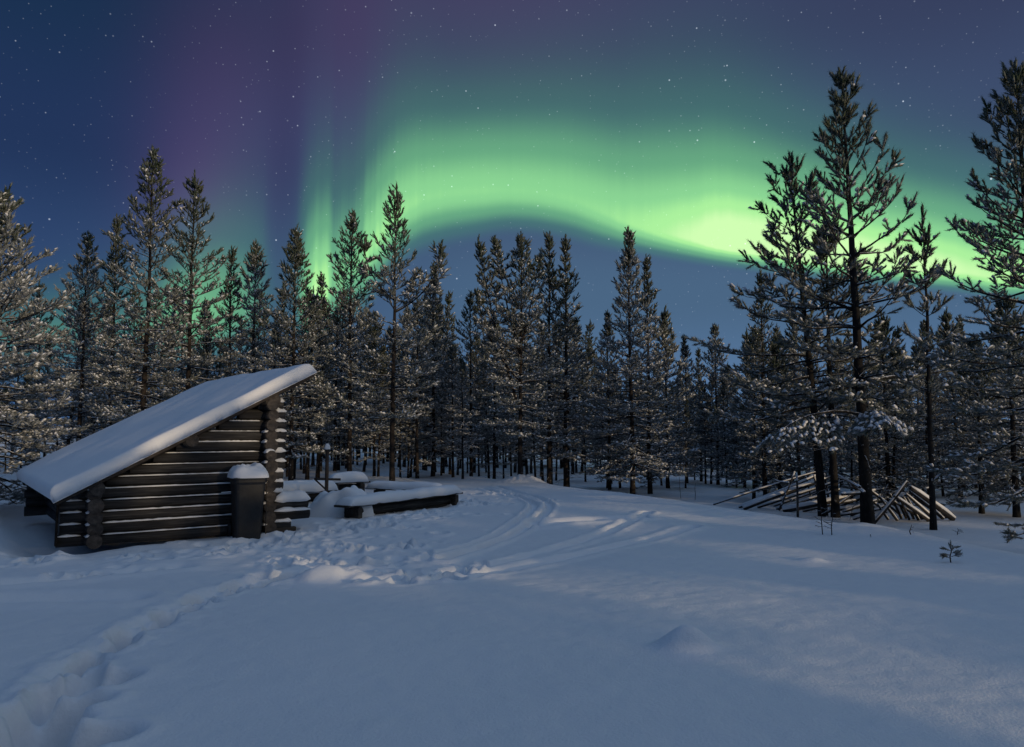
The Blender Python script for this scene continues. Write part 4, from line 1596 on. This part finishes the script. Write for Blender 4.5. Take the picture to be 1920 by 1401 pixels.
FAN_L = 'long snow topped pole in the left fan of the pile, sloping down to the left'
STK = 'short stake standing nearly upright in the left half of the pole pile'
FAN_R = 'short dark pole in the right fan of the pile, sloping down to the right'
MID = 'snow topped pole lying low between the dark trunks in the middle of the pile'
defs = [
    ((1337, 947), (1540, 882), .035, 'longest thin dark pole of the pile, its tip farthest out to the left'),
    ((1385, 953), (1535, 890), .05, FAN_L), ((1394, 956), (1548, 898), .075, 'thickest pole of the left fan, snow along its whole top'),
    ((1420, 953), (1560, 906), .055, FAN_L), ((1455, 956), (1575, 918), .05, FAN_L),
    ((1468, 960), (1590, 932), .095, 'thick low log with deep rounded snow at the front of the left fan'), ((1412, 940), (1500, 900), .035, FAN_L),
    ((1440, 940), (1560, 893), .04, FAN_L), ((1505, 960), (1605, 938), .05, FAN_L), ((1480, 948), (1580, 902), .05, FAN_L),
    ((1461, 958), (1490, 884), .038, 'slanted stake leaning right across the middle of the left fan'), ((1496, 970), (1494, 890), .04, 'upright pale stake in front of the left fan'),
    ((1524, 955), (1511, 893), .035, STK), ((1540, 962), (1526, 890), .04, STK), ((1556, 950), (1545, 888), .04, STK), ((1478, 906), (1452, 880), .022, 'thin stick poking out upwards on the left of the pile'),
    ((1575, 950), (1640, 925), .055, MID), ((1580, 962), (1645, 938), .05, MID), ((1590, 945), (1620, 905), .045, MID), ((1560, 935), (1650, 912), .045, MID), ((1595, 968), (1640, 950), .05, MID),
    ((1640, 981), (1702, 902), .05, 'long pole crossing the right fan, rising steeply to the right from the thick trunk'),
    ((1620, 925), (1570, 890), .04, 'pole slanting down to the right between the two dark trunks'),
    ((1648, 938), (1748, 914), .05, 'nearly level snowy pole resting on top of the right fan'),
    ((1682, 977), (1648, 930), .04, FAN_R), ((1690, 973), (1668, 926), .04, FAN_R), ((1699, 973), (1678, 928), .035, FAN_R), ((1705, 975), (1686, 930), .035, FAN_R),
    ((1713, 974), (1692, 930), .04, FAN_R), ((1722, 976), (1700, 932), .04, FAN_R), ((1742, 978), (1676, 930), .06, FAN_R), ((1752, 976), (1698, 926), .05, FAN_R),
    ((1768, 974), (1706, 922), .05, FAN_R), ((1787, 976), (1706, 914), .09, 'thickest pole of the right fan with deep snow, ending farthest right'),
    ((1560, 958), (1632, 948), .06, MID), ((1545, 945), (1625, 930), .05, MID), ((1600, 930), (1690, 916), .045, MID), ((1630, 962), (1690, 935), .05, MID), ((1650, 968), (1676, 938), .045, FAN_R),
    ((1730, 974), (1668, 936), .045, FAN_R), ((1775, 972), (1712, 932), .045, FAN_R), ((1430, 946), (1535, 905), .045, FAN_L), ((1450, 950), (1560, 910), .045, FAN_L),
    ((1552, 962), (1606, 922), .04, MID), ((1570, 968), (1650, 955), .045, MID), ((1585, 938), (1668, 920), .04, MID), ((1600, 975), (1640, 962), .04, MID), ((1612, 915), (1560, 902), .035, MID), ((1650, 952), (1600, 915), .035, MID),
    ((1580, 928), (1688, 906), .045, MID), ((1592, 950), (1700, 928), .05, MID), ((1604, 942), (1672, 900), .035, MID), ((1662, 962), (1596, 908), .04, MID), ((1690, 968), (1630, 918), .045, MID),
    ((1665, 975), (1645, 945), .035, FAN_R), ((1700, 930), (1640, 910), .035, MID),
]
for a_, b_, r, lab in defs:
    low = on_ground(*a_)
    dep = 16.0 if a_[0] < 1560 else 15.2
    hi_ = at_depth(b_[0], b_[1], min(low[1] + .9, max(dep, low[1] - .4)))
    if a_[1] < 930:
        low = at_depth(a_[0], a_[1], 16.2)
    pole(low + np.array([0, 0, .4 * r]), hi_, r * .85, lab)
# mound of snow inside the pile
mp_ = at_depth(1590, 955, 16.6)
hm = snow_heap('snow_heap', None, mp_[0], mp_[1], h1(mp_[0], mp_[1]) - .06, 1.6, .8, .28, 21, .2)
tag(hm, 'low drift of snow lying under the pile of poles', 'snow heap')

# ================================================================== small plants in the snow


def sprig(name, px, py, ht, seed, label, cat, needles=0, spread=.6, n=5, depth=None, grp=None):
    b = on_ground(px, py)
    rg = np.random.RandomState(seed)
    e = empty(name, b, 0, 1.0, label, cat, grp)
    T_ = Tubes()
    P, D, L, Rs = [], [], [], []
    top = np.array([rg.uniform(-.1, .1) * ht, 0, ht])
    stem = [np.array([0, 0, -.1]), top * .35 + rg.randn(3) * .01, top * .7 + rg.randn(3) * .015, top]
    T_.add(stem, [.009, .008, .006, .004], 5)
    for i in range(n):
        t = .25 + .7 * i / n
        p = top * t
        a = rg.uniform(0, 6.28) if n > 3 else (i * 3.0)
        if needles:
            a = (0 if i % 2 else math.pi) + rg.randn() * .5
        d = unit(np.array([math.cos(a), math.sin(a) * .7, rg.uniform(-.1, .5)]))
        l = ht * spread * rg.uniform(.5, 1)
        q = [p, p + d * l * .5, p + d * l + UP * l * .15]
        T_.add(q, [.005, .004, .002], 4)
        for s in (.4, .6, .8, 1.0):
            d2 = unit(d + rg.randn(3) * .5)
            if needles:
                P.append(p + d * l * s * .9); D.append(unit(d + rg.randn(3) * .3)); L.append(.07); Rs.append(.022)
            else:
                T_.add([p + d * l * s, p + d * l * s + d2 * l * .3], [.003, .0015], 3)
    stem_o = link('stem', np_mesh('stem', np.concatenate(T_.v), [np.concatenate(T_.q)], [M_TWIG], smooth=True), e)
    if needles:
        for k in range(4):
            P.append(top - UP * .02 * k); D.append(unit(UP + rg.randn(3) * .4)); L.append(.07); Rs.append(.022)
        v, f, mi = brush_mesh(np.array(P), np.array(D), np.array(L), np.array(Rs), np.zeros(len(P), bool), 30, .0025, rg)
        link('crown', np_mesh('crown', v, [f], [M_NEEDLED, M_BOUGH], mi), e)
    return e


sprig('pine_sapling', 1784, 1056, .21, 3, 'tiny pine seedling poking out of the smooth snow at the right', 'seedling', 1, .55, 6)
sprig('twig_shrub', 1543, 1003, .52, 5, 'frosted bare twig shrub in front of the leaning pine trunk, left one of two', 'shrub', 0, .4, 7)
sprig('twig_shrub', 1560, 1004, .42, 8, 'frosted bare twig shrub just right of its taller neighbour below the straight trunk', 'shrub', 0, .4, 6)
sprig('dry_stem', 1712, 1003, .16, 9, 'dark stub of a stem in the snow left of the thin pine trunk', 'stem', 0, .2, 3)
sprig('dry_stem', 1795, 1003, .15, 10, 'curled dry stem in the hollow right of the thin pine trunk', 'stem', 0, .9, 5)
sprig('dry_stem', 1277, 935, .75, 12, 'thin bare reed standing on the snow crest, taller and left of the other', 'stem', 0, .06, 3)
sprig('dry_stem', 1303, 938, .55, 13, 'thin bare reed standing on the snow crest, shorter and right of the other', 'stem', 0, .06, 3)
sprig('dry_stem', 1632, 1008, .05, 14, 'tiny dark stub in the snow at the foot of the thickest trunk', 'stem', 0, .3, 3)
print('objects', len(bpy.data.objects))
